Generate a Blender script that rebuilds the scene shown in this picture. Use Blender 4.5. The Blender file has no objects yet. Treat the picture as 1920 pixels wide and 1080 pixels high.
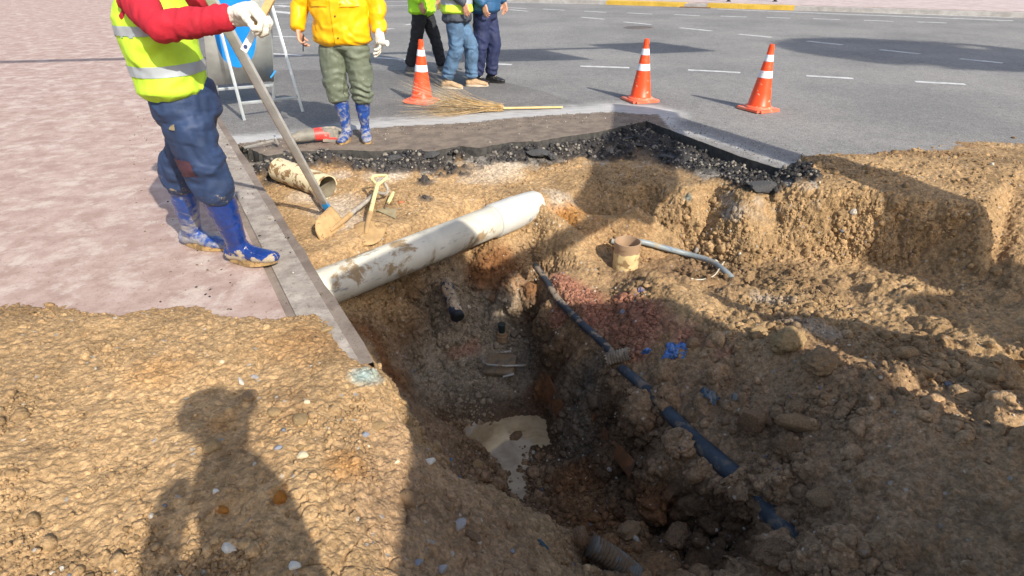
import bpy, bmesh, math, random
import numpy as np
from mathutils import Vector, Matrix
from mathutils.bvhtree import BVHTree
from mathutils.geometry import delaunay_2d_cdt, tessellate_polygon
R = math.radians
random.seed(7)
rng = np.random.default_rng(11)
scene = bpy.context.scene
COL = scene.collection

# ---------------------------------------------------------------- camera, sky, sun, exposure
CAM_H, PITCH, FPX = 1.60, R(29.7), 1100.0
cam_d = bpy.data.cameras.new("camera"); cam = bpy.data.objects.new("camera", cam_d); COL.objects.link(cam)
cam.location = (0, 0, CAM_H); cam.rotation_euler = (R(90) - PITCH, 0, 0)
cam_d.sensor_width = 36; cam_d.lens = 36 * FPX / 1920; cam_d.clip_start = 0.05; cam_d.clip_end = 2000
scene.camera = cam
SUN_AZ, SUN_EL = R(145), R(36)
w = bpy.data.worlds.new("World"); scene.world = w; w.use_nodes = True
nt = w.node_tree; nt.nodes.clear()
sky = nt.nodes.new('ShaderNodeTexSky'); sky.sky_type = 'NISHITA'; sky.sun_disc = False
sky.sun_elevation = SUN_EL; sky.sun_rotation = SUN_AZ; sky.air_density = 1.0; sky.dust_density = 2.5; sky.ozone_density = 0.6
bg = nt.nodes.new('ShaderNodeBackground'); bg.inputs[1].default_value = 0.115
ou = nt.nodes.new('ShaderNodeOutputWorld'); nt.links.new(sky.outputs[0], bg.inputs[0]); nt.links.new(bg.outputs[0], ou.inputs[0])
TO_SUN = Vector((math.sin(SUN_AZ) * math.cos(SUN_EL), math.cos(SUN_AZ) * math.cos(SUN_EL), math.sin(SUN_EL)))
sd = bpy.data.lights.new("sun", 'SUN'); sd.energy = 3.4; sd.angle = R(0.55); sd.color = (1.0, 0.92, 0.79)
so = bpy.data.objects.new("sun", sd); COL.objects.link(so); so.location = (0, 0, 30)
so.rotation_euler = (-TO_SUN).to_track_quat('-Z', 'Y').to_euler()
scene.view_settings.view_transform = 'Standard'; scene.view_settings.look = 'None'
scene.view_settings.exposure = 0.76; scene.view_settings.gamma = 1.0

# ---------------------------------------------------------------- measuring helpers (survey of the place)
_F = (0.0, math.cos(PITCH), -math.sin(PITCH)); _U = (0.0, math.sin(PITCH), math.cos(PITCH))
def ray(px, py):
    a, b = (px - 960) / FPX, (540 - py) / FPX
    return Vector((a, _F[1] + b * _U[1], _F[2] + b * _U[2]))
def P(px, py, z=0.0):
    d = ray(px, py); t = (z - CAM_H) / d.z
    return Vector((d.x * t, d.y * t, z))
def PY(px, py, Y):
    d = ray(px, py); t = Y / d.y
    return Vector((d.x * t, Y, CAM_H + d.z * t))
def lift(p, h):      # point at height h whose sun shadow lands on p
    k = (h - p[2]) / TO_SUN.z
    return Vector((p[0], p[1], p[2])) + TO_SUN * k

# ---------------------------------------------------------------- numpy noise
def _h(i, j, k, s):
    n = (i.astype(np.int64) * 73856093) ^ (j.astype(np.int64) * 19349663) ^ (k.astype(np.int64) * 83492791) ^ (s * 2654435761)
    n = (n ^ (n >> 13)) & 0xffffffff
    n = (n * 1274126177) & 0xffffffff
    n = (n ^ (n >> 16)) & 0xffffffff
    n = (n * 2246822519) & 0xffffffff
    return ((n ^ (n >> 15)) & 0xffffff).astype(np.float64) / 0xffffff
def vnoise(p, s, seed=0):
    q = p * s; i = np.floor(q).astype(np.int64); f = q - i; f = f * f * (3 - 2 * f)
    r = 0
    for dx in (0, 1):
        for dy in (0, 1):
            for dz in (0, 1):
                wgt = (f[:, 0] if dx else 1 - f[:, 0]) * (f[:, 1] if dy else 1 - f[:, 1]) * (f[:, 2] if dz else 1 - f[:, 2])
                r = r + wgt * _h(i[:, 0] + dx, i[:, 1] + dy, i[:, 2] + dz, seed)
    return r * 2 - 1
def fbm(p, s, o=4, seed=0, g=0.5):
    r = 0; a = 1
    for k in range(o):
        r = r + a * vnoise(p, s * 2.03 ** k, seed + k * 7); a *= g
    return r
def clods(p, s, seed=0, fill=0.7):
    """rounded lumps of random size, one per cell of size 1/s; height 0..1"""
    q = p * s; i0 = np.floor(q).astype(np.int64); best = np.zeros(len(p))
    for dx in (-1, 0, 1):
        for dy in (-1, 0, 1):
            for dz in (-1, 0, 1):
                i = i0 + np.array([dx, dy, dz])
                c = np.stack([_h(i[:, 0], i[:, 1], i[:, 2], seed + k) for k in (1, 2, 3)], 1) + i
                rr = _h(i[:, 0], i[:, 1], i[:, 2], seed + 4)
                on = _h(i[:, 0], i[:, 1], i[:, 2], seed + 5) < fill
                rad = 0.35 + 0.6 * rr ** 2
                d2 = ((q - c) ** 2).sum(1) / rad ** 2
                hgt = np.sqrt(np.clip(1 - d2, 0, 1)) * rad
                best = np.maximum(best, np.where(on, hgt, 0))
    return best

# ---------------------------------------------------------------- object helpers
def link(o, parent=None):
    COL.objects.link(o)
    if parent is not None:
        o.parent = parent
        o.matrix_parent_inverse = Matrix.Identity(4)
    return o
def tag(o, label=None, cat=None, group=None, kind=None):
    if label: o['label'] = label
    if cat: o['category'] = cat
    if group: o['group'] = group
    if kind: o['kind'] = kind
    return o
def thing(name, label, cat, loc=(0, 0, 0), rz=0.0, group=None):
    o = bpy.data.objects.new(name, None); COL.objects.link(o); o.location = loc; o.rotation_euler = (0, 0, rz)
    o.empty_display_size = 0.1
    return tag(o, label, cat, group)
def mesh_np(name, V, F, smooth=True):
    me = bpy.data.meshes.new(name)
    V = np.asarray(V, dtype=np.float64)
    if isinstance(F, np.ndarray):
        n = F.shape[1]; m = len(F)
        me.vertices.add(len(V)); me.vertices.foreach_set('co', V.ravel())
        me.loops.add(m * n); me.loops.foreach_set('vertex_index', F.astype(np.int32).ravel())
        me.polygons.add(m); me.polygons.foreach_set('loop_start', np.arange(0, m * n, n, dtype=np.int32))
        me.update(calc_edges=True); me.validate()
    else:
        me.from_pydata([tuple(v) for v in V], [], [tuple(f) for f in F]); me.update()
    if smooth: me.polygons.foreach_set('use_smooth', [True] * len(me.polygons))
    return me
class MB:
    """collects simple shapes into one mesh"""
    def __init__(s): s.v = []; s.f = []; s.sm = []
    def add(s, v, f, smooth=False):
        o = len(s.v); s.v += [tuple(a) for a in v]; s.f += [tuple(i + o for i in a) for a in f]; s.sm += [smooth] * len(f); return s
    def box(s, c, d, rot=None, bev=0.0):
        bm = bmesh.new(); bmesh.ops.create_cube(bm, size=1)
        for v in bm.verts: v.co = Vector((v.co.x * d[0], v.co.y * d[1], v.co.z * d[2]))
        if bev > 0: bmesh.ops.bevel(bm, geom=bm.edges[:], offset=bev, segments=2, profile=0.6, affect='EDGES')
        M = Matrix.Translation(c) @ (rot.to_4x4() if rot else Matrix.Identity(4))
        bm.verts.index_update()
        s.add([M @ v.co for v in bm.verts], [[v.index for v in f.verts] for f in bm.faces], bev > 0); bm.free(); return s
    def bar(s, a, b, wd, th, up=(0, 0, 1), bev=0.002):
        a = Vector(a); b = Vector(b); t = (b - a).normalized(); up = Vector(up)
        x = t.cross(up).normalized(); z = x.cross(t).normalized()
        rot = Matrix((x, t, z)).transposed()
        return s.box((a + b) / 2, (wd, (b - a).length, th), rot, bev)
    def tube(s, pts, rad, n=12, caps=True, sq=1.0):
        pts = [Vector(p) for p in pts]
        if not hasattr(rad, '__len__'): rad = [rad] * len(pts)
        vs = []; fs = []; x = None
        for i, p in enumerate(pts):
            t = (pts[min(i + 1, len(pts) - 1)] - pts[max(i - 1, 0)]).normalized()
            if x is None: x = t.orthogonal().normalized()
            x = (x - t * x.dot(t)).normalized(); y = t.cross(x)
            for k in range(n):
                a = 2 * math.pi * k / n; vs.append(p + (x * math.cos(a) + y * math.sin(a) * sq) * rad[i])
            if i:
                for k in range(n): fs.append(((i - 1) * n + k, (i - 1) * n + (k + 1) % n, i * n + (k + 1) % n, i * n + k))
        if caps: fs.append(tuple(range(n - 1, -1, -1))); fs.append(tuple((len(pts) - 1) * n + k for k in range(n)))
        return s.add(vs, fs, True)
    def lathe(s, prof, n=32, M=None, close=False):
        M = M or Matrix.Identity(4); vs = []; fs = []; m = len(prof)
        for r, z in prof:
            for k in range(n):
                a = 2 * math.pi * k / n; vs.append(M @ Vector((r * math.cos(a), r * math.sin(a), z)))
        for i in range(m - 1 if not close else m):
            j = (i + 1) % m
            for k in range(n): fs.append((i * n + k, i * n + (k + 1) % n, j * n + (k + 1) % n, j * n + k))
        return s.add(vs, fs, True)
    def prism(s, poly, z0, z1, M=None):
        M = M or Matrix.Identity(4); n = len(poly)
        v = [M @ Vector((x, y, z0)) for x, y in poly] + [M @ Vector((x, y, z1)) for x, y in poly]
        f = [tuple(range(n - 1, -1, -1)), tuple(range(n, 2 * n))] + [(i, (i + 1) % n, n + (i + 1) % n, n + i) for i in range(n)]
        return s.add(v, f)
    def build(s, name, mat, parent=None, edge=35):
        me = bpy.data.meshes.new(name); me.from_pydata(s.v, [], s.f); me.update()
        bm = bmesh.new(); bm.from_mesh(me); bmesh.ops.recalc_face_normals(bm, faces=bm.faces); bm.to_mesh(me); bm.free()
        me.polygons.foreach_set('use_smooth', [True] * len(me.polygons))
        me.set_sharp_from_angle(angle=R(edge))
        if mat: me.materials.append(mat)
        return link(bpy.data.objects.new(name, me), parent)

def apply_mods(o):
    dg = bpy.context.evaluated_depsgraph_get(); dg.update()
    me = bpy.data.meshes.new_from_object(o.evaluated_get(dg)); old = o.data
    o.modifiers.clear(); o.data = me; bpy.data.meshes.remove(old); return o
def coords(me):
    a = np.empty(len(me.vertices) * 3); me.vertices.foreach_get('co', a); return a.reshape(-1, 3)
def normals(me):
    a = np.empty(len(me.vertices) * 3); me.vertices.foreach_get('normal', a); return a.reshape(-1, 3)

# ---------------------------------------------------------------- materials
def newmat(name):
    m = bpy.data.materials.new(name); m.use_nodes = True
    return m, m.node_tree, m.node_tree.nodes['Principled BSDF']
def nd(nt, t, **kw):
    n = nt.nodes.new(t)
    for k, v in kw.items(): setattr(n, k, v)
    return n
def mixc(nt, fac, a, b, mode='MIX'):
    m = nd(nt, 'ShaderNodeMix', data_type='RGBA', blend_type=mode)
    for s, v in ((m.inputs[0], fac), (m.inputs[6], a), (m.inputs[7], b)):
        if hasattr(v, 'is_linked') or hasattr(v, 'links'): nt.links.new(v, s)
        elif isinstance(v, (int, float)): s.default_value = v
        else: s.default_value = (*v[:3], 1)
    return m.outputs[2]
def ramp(nt, src, a, b, va=0.0, vb=1.0):
    m = nd(nt, 'ShaderNodeMapRange', clamp=True); m.interpolation_type = 'SMOOTHSTEP'
    nt.links.new(src, m.inputs[0]); m.inputs[1].default_value = a; m.inputs[2].default_value = b
    m.inputs[3].default_value = va; m.inputs[4].default_value = vb
    return m.outputs[0]
def noise(nt, co, scale, detail=4, rough=0.6, dist=0.0):
    n = nd(nt, 'ShaderNodeTexNoise'); n.inputs['Scale'].default_value = scale; n.inputs['Detail'].default_value = detail
    n.inputs['Roughness'].default_value = rough; n.inputs['Distortion'].default_value = dist
    nt.links.new(co, n.inputs['Vector']); return n.outputs['Fac']
def pmat(name, col, rough=0.6, var=0.15, vscale=12, bump=0.1, bscale=120, metal=0.0, mud=0.0, mudcol=(0.42, 0.31, 0.19), mudscale=9,
         lowmud=None, coat=0.0, sheen=0.0, streak=None, fine=0.0, spec=0.5, soft=.05):
    m, nt, b = newmat(name); geo = nd(nt, 'ShaderNodeNewGeometry'); co = nd(nt, 'ShaderNodeTexCoord').outputs['Object']
    base = mixc(nt, ramp(nt, noise(nt, co, vscale), 0.3, 0.7), [c * (1 - var) for c in col], [min(1, c * (1 + var)) for c in col])
    if fine: base = mixc(nt, ramp(nt, noise(nt, co, 260, 2), 0.35, 0.65, 0, fine), base, [c * 0.5 for c in col])
    if streak:
        mp = nd(nt, 'ShaderNodeMapping'); mp.inputs['Scale'].default_value = streak[0]; nt.links.new(co, mp.inputs[0])
        base = mixc(nt, ramp(nt, noise(nt, mp.outputs[0], 1.0, 5, .7), streak[2], streak[2] + 0.06, 0, streak[3]), base, streak[1])
    r_in = None; h = noise(nt, co, bscale, 3)
    if mud > 0 or lowmud:
        mn = noise(nt, co, mudscale, 7, 0.68, 0.4); th = 0.5 + (0.5 - mud) * 0.35
        if lowmud:   # (z0, z1, amount): more splashed dirt towards the bottom of the thing
            sx = nd(nt, 'ShaderNodeSeparateXYZ'); nt.links.new(co, sx.inputs[0])
            g = ramp(nt, sx.outputs[2], lowmud[0], lowmud[1], lowmud[2], 0.0)
            ad = nd(nt, 'ShaderNodeMath', operation='ADD'); nt.links.new(mn, ad.inputs[0]); nt.links.new(g, ad.inputs[1]); mn = ad.outputs[0]
        fac = ramp(nt, mn, th, th + soft)
        mc = mixc(nt, noise(nt, co, 45, 3), [c * 0.6 for c in mudcol], [c * 1.15 for c in mudcol])
        base = mixc(nt, fac, base, mc); r_in = ramp(nt, fac, 0, 1, rough, 0.92)
        ad2 = nd(nt, 'ShaderNodeMath', operation='MULTIPLY_ADD'); nt.links.new(fac, ad2.inputs[0]); ad2.inputs[1].default_value = 0.8; nt.links.new(h, ad2.inputs[2]); h = ad2.outputs[0]
    nt.links.new(base, b.inputs['Base Color'])
    if r_in is not None: nt.links.new(r_in, b.inputs['Roughness'])
    else:
        nt.links.new(ramp(nt, noise(nt, co, vscale * 2, 3), 0.3, 0.7, max(0.02, rough - 0.08), min(1, rough + 0.08)), b.inputs['Roughness'])
    b.inputs['Metallic'].default_value = metal; b.inputs['Coat Weight'].default_value = coat; b.inputs['Sheen Weight'].default_value = sheen
    b.inputs['Specular IOR Level'].default_value = spec
    if bump:
        bp = nd(nt, 'ShaderNodeBump'); bp.inputs['Strength'].default_value = bump; bp.inputs['Distance'].default_value = 0.004
        nt.links.new(h, bp.inputs['Height']); nt.links.new(bp.outputs[0], b.inputs['Normal'])
    return m
# ================================================================ THE GROUND
EDGE_A = P(405, 210, 0); EDGE_B = P(700, 678, 0)                   # pavement edge along the pit
ED = (EDGE_B - EDGE_A).normalized(); EN = Vector((ED.y, -ED.x, 0))   # EN points towards the pavement
if EN.x > 0: EN = -EN
def refine(V, F, target, it=12):
    """split triangle edges until each is shorter than target(midpoint)"""
    V = V.copy(); F = F.copy()
    for _ in range(it):
        e = np.concatenate([F[:, [0, 1]], F[:, [1, 2]], F[:, [2, 0]]]); es = np.sort(e, 1)
        key = es[:, 0].astype(np.int64) * (len(V) + 1) + es[:, 1]
        u, ix, inv = np.unique(key, return_index=True, return_inverse=True)
        ue = es[ix]; mid = (V[ue[:, 0]] + V[ue[:, 1]]) / 2
        L = np.linalg.norm(V[ue[:, 0]] - V[ue[:, 1]], axis=1)
        mark = L > target(mid)
        if not mark.any(): break
        nid = np.full(len(u), -1); nid[mark] = len(V) + np.arange(mark.sum())
        V = np.concatenate([V, mid[mark]])
        m = nid[inv].reshape(3, -1).T; cnt = (m >= 0).sum(1); out = [F[cnt == 0]]
        a = F[cnt == 3]; q = m[cnt == 3]
        if len(a): out += [np.stack([a[:, 0], q[:, 0], q[:, 2]], 1), np.stack([q[:, 0], a[:, 1], q[:, 1]], 1), np.stack([q[:, 2], q[:, 1], a[:, 2]], 1), q]
        for s in range(3):
            r = [s, (s + 1) % 3, (s + 2) % 3]
            sel = (cnt == 1) & (m[:, s] >= 0); a = F[sel][:, r]; q = m[sel][:, r]
            if len(a): out += [np.stack([a[:, 0], q[:, 0], a[:, 2]], 1), np.stack([q[:, 0], a[:, 1], a[:, 2]], 1)]
            sel = (cnt == 2) & (m[:, s] < 0); a = F[sel][:, r]; q = m[sel][:, r]
            if len(a): out += [np.stack([q[:, 1], a[:, 2], q[:, 2]], 1), np.stack([a[:, 0], a[:, 1], q[:, 1]], 1), np.stack([a[:, 0], q[:, 1], q[:, 2]], 1)]
        F = np.concatenate(out)
    return V, F
def cam_target(k, lo):
    def f(m):
        d = np.linalg.norm(m - np.array([0, 0, CAM_H]), axis=1)
        fwd = m[:, 1] * math.cos(PITCH) - (m[:, 2] - CAM_H) * math.sin(PITCH)
        out = (np.abs(m[:, 0]) > 0.95 * fwd + 0.3) | (m[:, 1] < 0.5)
        return np.where(out, 0.05, np.maximum(lo, k * d))
    return f

RIM = [(440, 268), (500, 292), (560, 284), (640, 281), (700, 284), (760, 280), (810, 284), (860, 274), (900, 277), (960, 266), (1010, 265), (1060, 256), (1130, 246), (1170, 236), (1212, 227), (1300, 260), (1390, 294), (1480, 322)]
ctrl = []
def C(*pts):
    for (x, y, z) in pts: ctrl.append(tuple(P(x, y, z)))
def W(*pts):
    for p in pts: ctrl.append(p)
C(*[(x, y + 7, -.06) for x, y in RIM[:-4]]); C((1205, 240, -.12), (1300, 275, -.12), (1390, 306, -.12), (1465, 332, -.11))
for x, y in RIM:
    p = P(x, y - 14, 0); ctrl.append((p.x, p.y, -.14))
C((520, 340, -.10), (600, 330, -.12), (700, 320, -.12), (850, 315, -.13), (1000, 300, -.15), (1100, 290, -.16), (1200, 300, -.14), (1270, 322, -.13), (1350, 338, -.10), (1440, 356, -.07))
C((560, 400, -.13), (650, 400, -.15), (760, 380, -.16), (900, 350, -.18), (1000, 340, -.2), (1060, 360, -.25), (1130, 340, -.2), (1180, 350, -.18))
C((575, 478, -.14), (640, 462, -.15), (700, 442, -.16), (800, 405, -.18), (900, 370, -.2), (950, 354, -.19), (1005, 362, -.15), (1028, 385, -.20), (1040, 368, -.2))
C((650, 575, -.42), (750, 537, -.46), (850, 496, -.46), (930, 462, -.45), (1000, 436, -.42), (1060, 425, -.42))
C((1060, 385, -.27), (1110, 395, -.28), (1160, 395, -.27), (1045, 432, -.47), (1120, 430, -.5), (1170, 425, -.5))
C((1130, 470, -.56), (1200, 490, -.62), (1300, 505, -.64), (1400, 530, -.60), (1450, 545, -.50))
C((1196, 378, -.2), (1215, 342, -.17), (1300, 352, -.12), (1400, 366, -.08), (1500, 345, .02), (1558, 335, .05))
C((1206, 452, -.62), (1300, 478, -.66), (1390, 498, -.60), (1470, 487, -.54), (1560, 482, -.50), (1700, 500, -.45), (1850, 530, -.38)); C((1540, 352, .03), (1600, 357, .04), (1700, 366, .05), (1850, 386, .05), (1620, 330, .06), (1760, 330, .07))
C((1500, 305, .05), (1558, 298, .07), (1700, 300, .07), (1900, 320, .09), (1900, 560, -.35), (1850, 640, -.25))
C((1475, 300, -.03), (1560, 284, -.04), (1700, 272, -.04), (1920, 250, -.04), (1560, 305, .05), (1650, 300, .07), (1700, 235, -.14), (1920, 200, -.14), (1540, 262, -.14))
C((1500, 560, -.48), (1558, 600, -.42), (1450, 600, -.48), (1380, 565, -.52), (1650, 600, -.38))
C((1215, 520, -.40), (1260, 540, -.38), (1330, 590, -.36), (1400, 630, -.33), (1480, 650, -.28), (1558, 700, -.24), (1700, 760, -.2), (1900, 850, -.15))
C((1200, 600, -.52), (1300, 650, -.5), (1400, 710, -.48), (1500, 760, -.42), (1558, 800, -.38), (1700, 900, -.32), (1880, 1000, -.25))
C((965, 495, -.48))
PIPE_A = [(1004, 498, -.52), (1025, 528, -.53), (1045, 560, -.55), (1085, 602, -.58), (1130, 643, -.61), (1162, 680, -.635)]
PIPE_B = [(1165, 690, -.65), (1205, 724, -.65), (1255, 776, -.655), (1300, 822, -.66), (1342, 860, -.665), (1388, 902, -.68), (1430, 948, -.68), (1462, 984, -.68), (1492, 1022, -.68)]
for PL_, dz in ((PIPE_A, -.012), (PIPE_B, .004)):
    for (x, y, z), (x2, y2, z2) in zip(PL_[:-1], PL_[1:]):
        p = P(x, y, z); q = P(x2, y2, z2); tt = (q - p).normalized(); s_ = Vector((-tt.y, tt.x, 0)).normalized(); p = (p + q) / 2
        for k in (-.075, .075, -.035, .035): r_ = p + s_ * k; ctrl.append((r_.x, r_.y, p.z + dz - (.02 if abs(k) < .05 else 0)))
C((1145, 518, -.60), (1171, 508, -.60), (1192, 520, -.62), (1165, 530, -.62), (1150, 540, -.60), (1185, 540, -.60)); C((1060, 510, -.5), (1100, 500, -.5), (1150, 560, -.54), (1180, 620, -.55), (1260, 690, -.56), (1350, 770, -.57), (1450, 860, -.55), (1540, 960, -.52))
C((1510, 1060, -.55), (1600, 1040, -.45), (1750, 1080, -.38), (1420, 1079, -.75))
C((868, 795, -1.40), (895, 820, -1.40), (912, 850, -1.405)); C((880, 800, -1.39), (925, 800, -1.40), (975, 790, -1.42), (1030, 795, -1.42), (1030, 830, -1.42), (960, 830, -1.40), (930, 870, -1.41), (985, 910, -1.41), (960, 940, -1.41), (1000, 945, -1.40))
C((850, 760, -1.3), (790, 765, -1.25), (900, 745, -1.3), (960, 745, -1.3), (1010, 745, -1.3), (1060, 850, -1.34), (1040, 900, -1.32), (1100, 900, -1.3), (1150, 960, -1.24), (1200, 1000, -1.18), (1070, 1000, -1.26), (850, 812, -1.36), (930, 776, -1.36))
C((860, 600, -.98), (900, 640, -1.1), (830, 680, -1.16), (950, 710, -1.22), (1000, 700, -1.2), (780, 700, -1.14), (1000, 600, -1.02), (930, 565, -.88), (880, 540, -.78), (800, 600, -.92), (750, 630, -.92), (970, 530, -.74), (1000, 655, -1.14))
C((690, 640, -.5), (740, 720, -.8), (765, 775, -1.08), (700, 600, -.6), (740, 570, -.64), (820, 530, -.64), (900, 500, -.6))
C((1045, 640, -.86), (1045, 710, -1.1), (1085, 765, -1.12), (1140, 830, -1.16), (1200, 885, -1.14), (1265, 950, -1.04), (1330, 1010, -1.02), (1385, 1045, -.98), (1240, 1000, -1.2), (1310, 1045, -1.14))
for (x, y) in ((648, 594), (672, 632), (704, 683)):
    p = P(x, y, 0); q = p - EN * 0.05; ctrl.append((q.x, q.y, -.16)); q = p - EN * .12 + Vector((0, .05, 0)); ctrl.append((q.x, q.y, -.5))
# near-left heap over the pavement
C((0, 600, .09), (200, 605, .09), (380, 598, .08), (470, 612, .08), (560, 612, .07), (620, 640, .06), (690, 690, .05), (722, 712, .03))
C((0, 570, .0), (200, 580, .0), (380, 577, .0), (470, 590, .0), (560, 592, .0), (610, 600, .0), (655, 640, .0))
for x, y in ((0, 500), (200, 520), (380, 530), (470, 545), (560, 560), (500, 420), (440, 330), (300, 300), (0, 300), (450, 420), (400, 240)): p = P(x, y, 0); ctrl.append((p.x, p.y, -.2))
C((740, 765, .0), (772, 815, -.03), (765, 870, -.03), (820, 865, -.13), (880, 895, -.26), (950, 962, -.36), (1008, 1012, -.44), (1055, 1075, -.5))
C((450, 750, .1), (600, 750, .11), (400, 900, .12), (550, 900, .13), (680, 900, .07), (450, 1060, .1), (650, 1060, .08), (760, 1060, -.02), (850, 1000, -.15), (950, 1060, -.34), (200, 750, .12), (0, 800, .15), (100, 1000, .12))
for (x, y, z) in ((772, 815, -.03), (820, 865, -.13), (880, 895, -.26), (950, 962, -.36), (1008, 1012, -.44)):
    p = P(x, y, z); ctrl.append((p.x + .10, p.y + .22, -.62)); ctrl.append((p.x + .16, p.y + .5, -1.12))
p = P(740, 765, 0); ctrl.append((p.x + .02, p.y + .30, -.55)); ctrl.append((p.x + .05, p.y + .6, -1.0))
C((1140, 1030, -.98), (1250, 1060, -1.02), (1100, 1075, -.9), (1200, 1079, -.9), (1330, 1075, -1.0))
W((.45, 1.2, -.62), (.9, 1.2, -.72), (1.4, .9, -.5), (.4, .6, -.35), (1.2, .4, -.3), (2.4, .6, -.25), (-.2, .5, .0), (-1, .3, .1), (-2.5, .2, .12), (-5, 0, .12), (-5, 2, .12),
  (0, -.4, .05), (-1, -2, .1), (1.5, -.6, .0), (4, 0, .05), (4, -2, .05), (9, -2, .04), (9, 1, .06), (9, 3, .04), (6.5, 2.5, .1), (7.5, 5, -.08), (9, 6, -.14), (9, 8, -.14), (-6, -2, .1), (-7, 2, -.1), (-7, 8, -.2), (-4.5, 9, -.2), (9, 9.4, -.2), (-7, 9.4, -.2), (-7, -2, .1), (0, 9.4, -.2), (-5.2, 2.9, -.1))
cv = [Vector((a, b)) for a, b, c in ctrl]
rv, re, rf, ov, oe, of = delaunay_2d_cdt(cv, [], [], 0, 1e-4)
rz = [np.mean([ctrl[k][2] for k in o]) for o in ov]
bvh = BVHTree.FromPolygons([(v.x, v.y, z) for v, z in zip(rv, rz)], [tuple(f) for f in rf])
G = 0.035; X0, X1, Y0, Y1 = -6.9, 8.9, -1.9, 9.3
nx = int((X1 - X0) / G); ny = int((Y1 - Y0) / G)
gx = X0 + np.arange(nx) * G; gy = Y0 + np.arange(ny) * G
Z = np.zeros((ny, nx))
for j in range(ny):
    for i in range(nx):
        h = bvh.ray_cast(Vector((gx[i], gy[j], 5)), Vector((0, 0, -1)))
        Z[j, i] = h[0].z if h[0] is not None else 0
for _ in range(2):
    Zp = np.pad(Z, 1, mode='edge'); Z = (Zp[:-2, 1:-1] + Zp[2:, 1:-1] + Zp[1:-1, :-2] + Zp[1:-1, 2:] + 2 * Z) / 6
GX, GY = np.meshgrid(gx, gy)
V = np.stack([GX.ravel(), GY.ravel(), Z.ravel()], 1)
ii = (np.arange(ny - 1)[:, None] * nx + np.arange(nx - 1)[None]).ravel()
F = np.concatenate([np.stack([ii, ii + 1, ii + nx + 1], 1), np.stack([ii, ii + nx + 1, ii + nx], 1)])
V, F = refine(V, F, cam_target(0.0030, 0.0055))
me = mesh_np("t", V, F); N = normals(me); bpy.data.meshes.remove(me)
print("terrain verts", len(V))

# ---- what the soil is made of, by place; trench end also painted with shade
TAN = np.array([.43, .29, .155]); BROWN = np.array([.30, .20, .12]); GREY = np.array([.36, .31, .24]); BLACK = np.array([.036, .037, .042])
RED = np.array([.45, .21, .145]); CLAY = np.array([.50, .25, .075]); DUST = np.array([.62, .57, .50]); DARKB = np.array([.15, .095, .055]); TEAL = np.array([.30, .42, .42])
ORNG = np.array([.24, .105, .04])
SPOTS = []
def spot(px, py, z, r, c, s=1.0, e=1.0): SPOTS.append((P(px, py, z), r, c, s, e))
wn = np.stack([fbm(V, 2.2, 4, 3), fbm(V, 2.2, 4, 23), fbm(V, 2.2, 4, 43)], 1) * .10 + np.stack([fbm(V, 14, 3, 5), fbm(V, 14, 3, 6), fbm(V, 14, 3, 8)], 1) * .025
Q = V + wn
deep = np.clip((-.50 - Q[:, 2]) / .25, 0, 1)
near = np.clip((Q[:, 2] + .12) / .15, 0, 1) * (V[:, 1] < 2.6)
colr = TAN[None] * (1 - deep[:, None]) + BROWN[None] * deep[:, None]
for a in ((1230, 700, -.55, .45), (1330, 800, -.55, .4), (1450, 880, -.52, .45), (1540, 1000, -.5, .5), (1400, 740, -.48, .4), (1520, 820, -.4, .4), (900, 1050, -.25, .4), (850, 960, -.15, .35), (1650, 900, -.4, .8)): spot(*a, BROWN * 1.25, .75)
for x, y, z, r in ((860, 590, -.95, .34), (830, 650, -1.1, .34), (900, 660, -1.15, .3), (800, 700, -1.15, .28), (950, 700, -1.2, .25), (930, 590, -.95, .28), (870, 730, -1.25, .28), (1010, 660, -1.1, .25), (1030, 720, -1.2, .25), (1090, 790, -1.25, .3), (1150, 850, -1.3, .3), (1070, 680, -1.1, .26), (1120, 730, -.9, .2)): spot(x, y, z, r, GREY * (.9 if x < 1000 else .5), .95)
for x, y, z, r in ((1000, 580, -.85, .16), (1030, 620, -.9, .18), (1040, 680, -1.0, .2), (1180, 800, -.95, .2), (1250, 880, -1.0, .22), (1330, 960, -1.0, .24), (1200, 850, -1.2, .25), (1300, 990, -1.1, .3), (1280, 930, -1.0, .2), (1340, 980, -.9, .2), (1380, 1020, -.9, .2), (1240, 960, -1.1, .2)): spot(x, y, z, r, DARKB * (.85 if x < 1220 else .85), .92)  # dark soil, with shade painted into the deep lower right hole
for x, y, z, r in ((920, 500, -.6, .16), (950, 510, -.62, .14), (895, 520, -.68, .1), (1000, 530, -.62, .1), (720, 690, -.7, .12), (700, 650, -.6, .14), (740, 720, -.85, .12), (1220, 770, -.8, .1), (1020, 740, -1.25, .14), (1160, 850, -1.2, .1), (1120, 900, -1.3, .14), (1080, 900, -1.3, .14), (1140, 1000, -1.2, .16), (1250, 920, -1.0, .12)): spot(x, y, z, r, ORNG, .8)
for x, y, z, r in ((1050, 530, -.55, .08), (1080, 545, -.55, .12), (1110, 570, -.57, .13), (1140, 590, -.56, .12), (1160, 620, -.56, .12), (1060, 590, -.68, .08), (1050, 600, -.75, .07), (1200, 590, -.54, .10), (1230, 600, -.53, .10), (1260, 612, -.52, .09), (1300, 625, -.51, .09), (1340, 645, -.5, .08), (1220, 630, -.55, .09), (1190, 650, -.56, .08), (970, 575, -.92, .09), (985, 600, -.98, .08), (960, 560, -.86, .06), (995, 625, -1.05, .06), (880, 655, -1.12, .08), (850, 660, -1.12, .07), (1380, 660, -.46, .06), (1175, 570, -.55, .09), (1210, 610, -.54, .09), (1290, 640, -.52, .07), (1360, 668, -.48, .05), (1110, 600, -.58, .08)): spot(x, y, z, r, RED, .9 if x > 1020 else .55)
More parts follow.
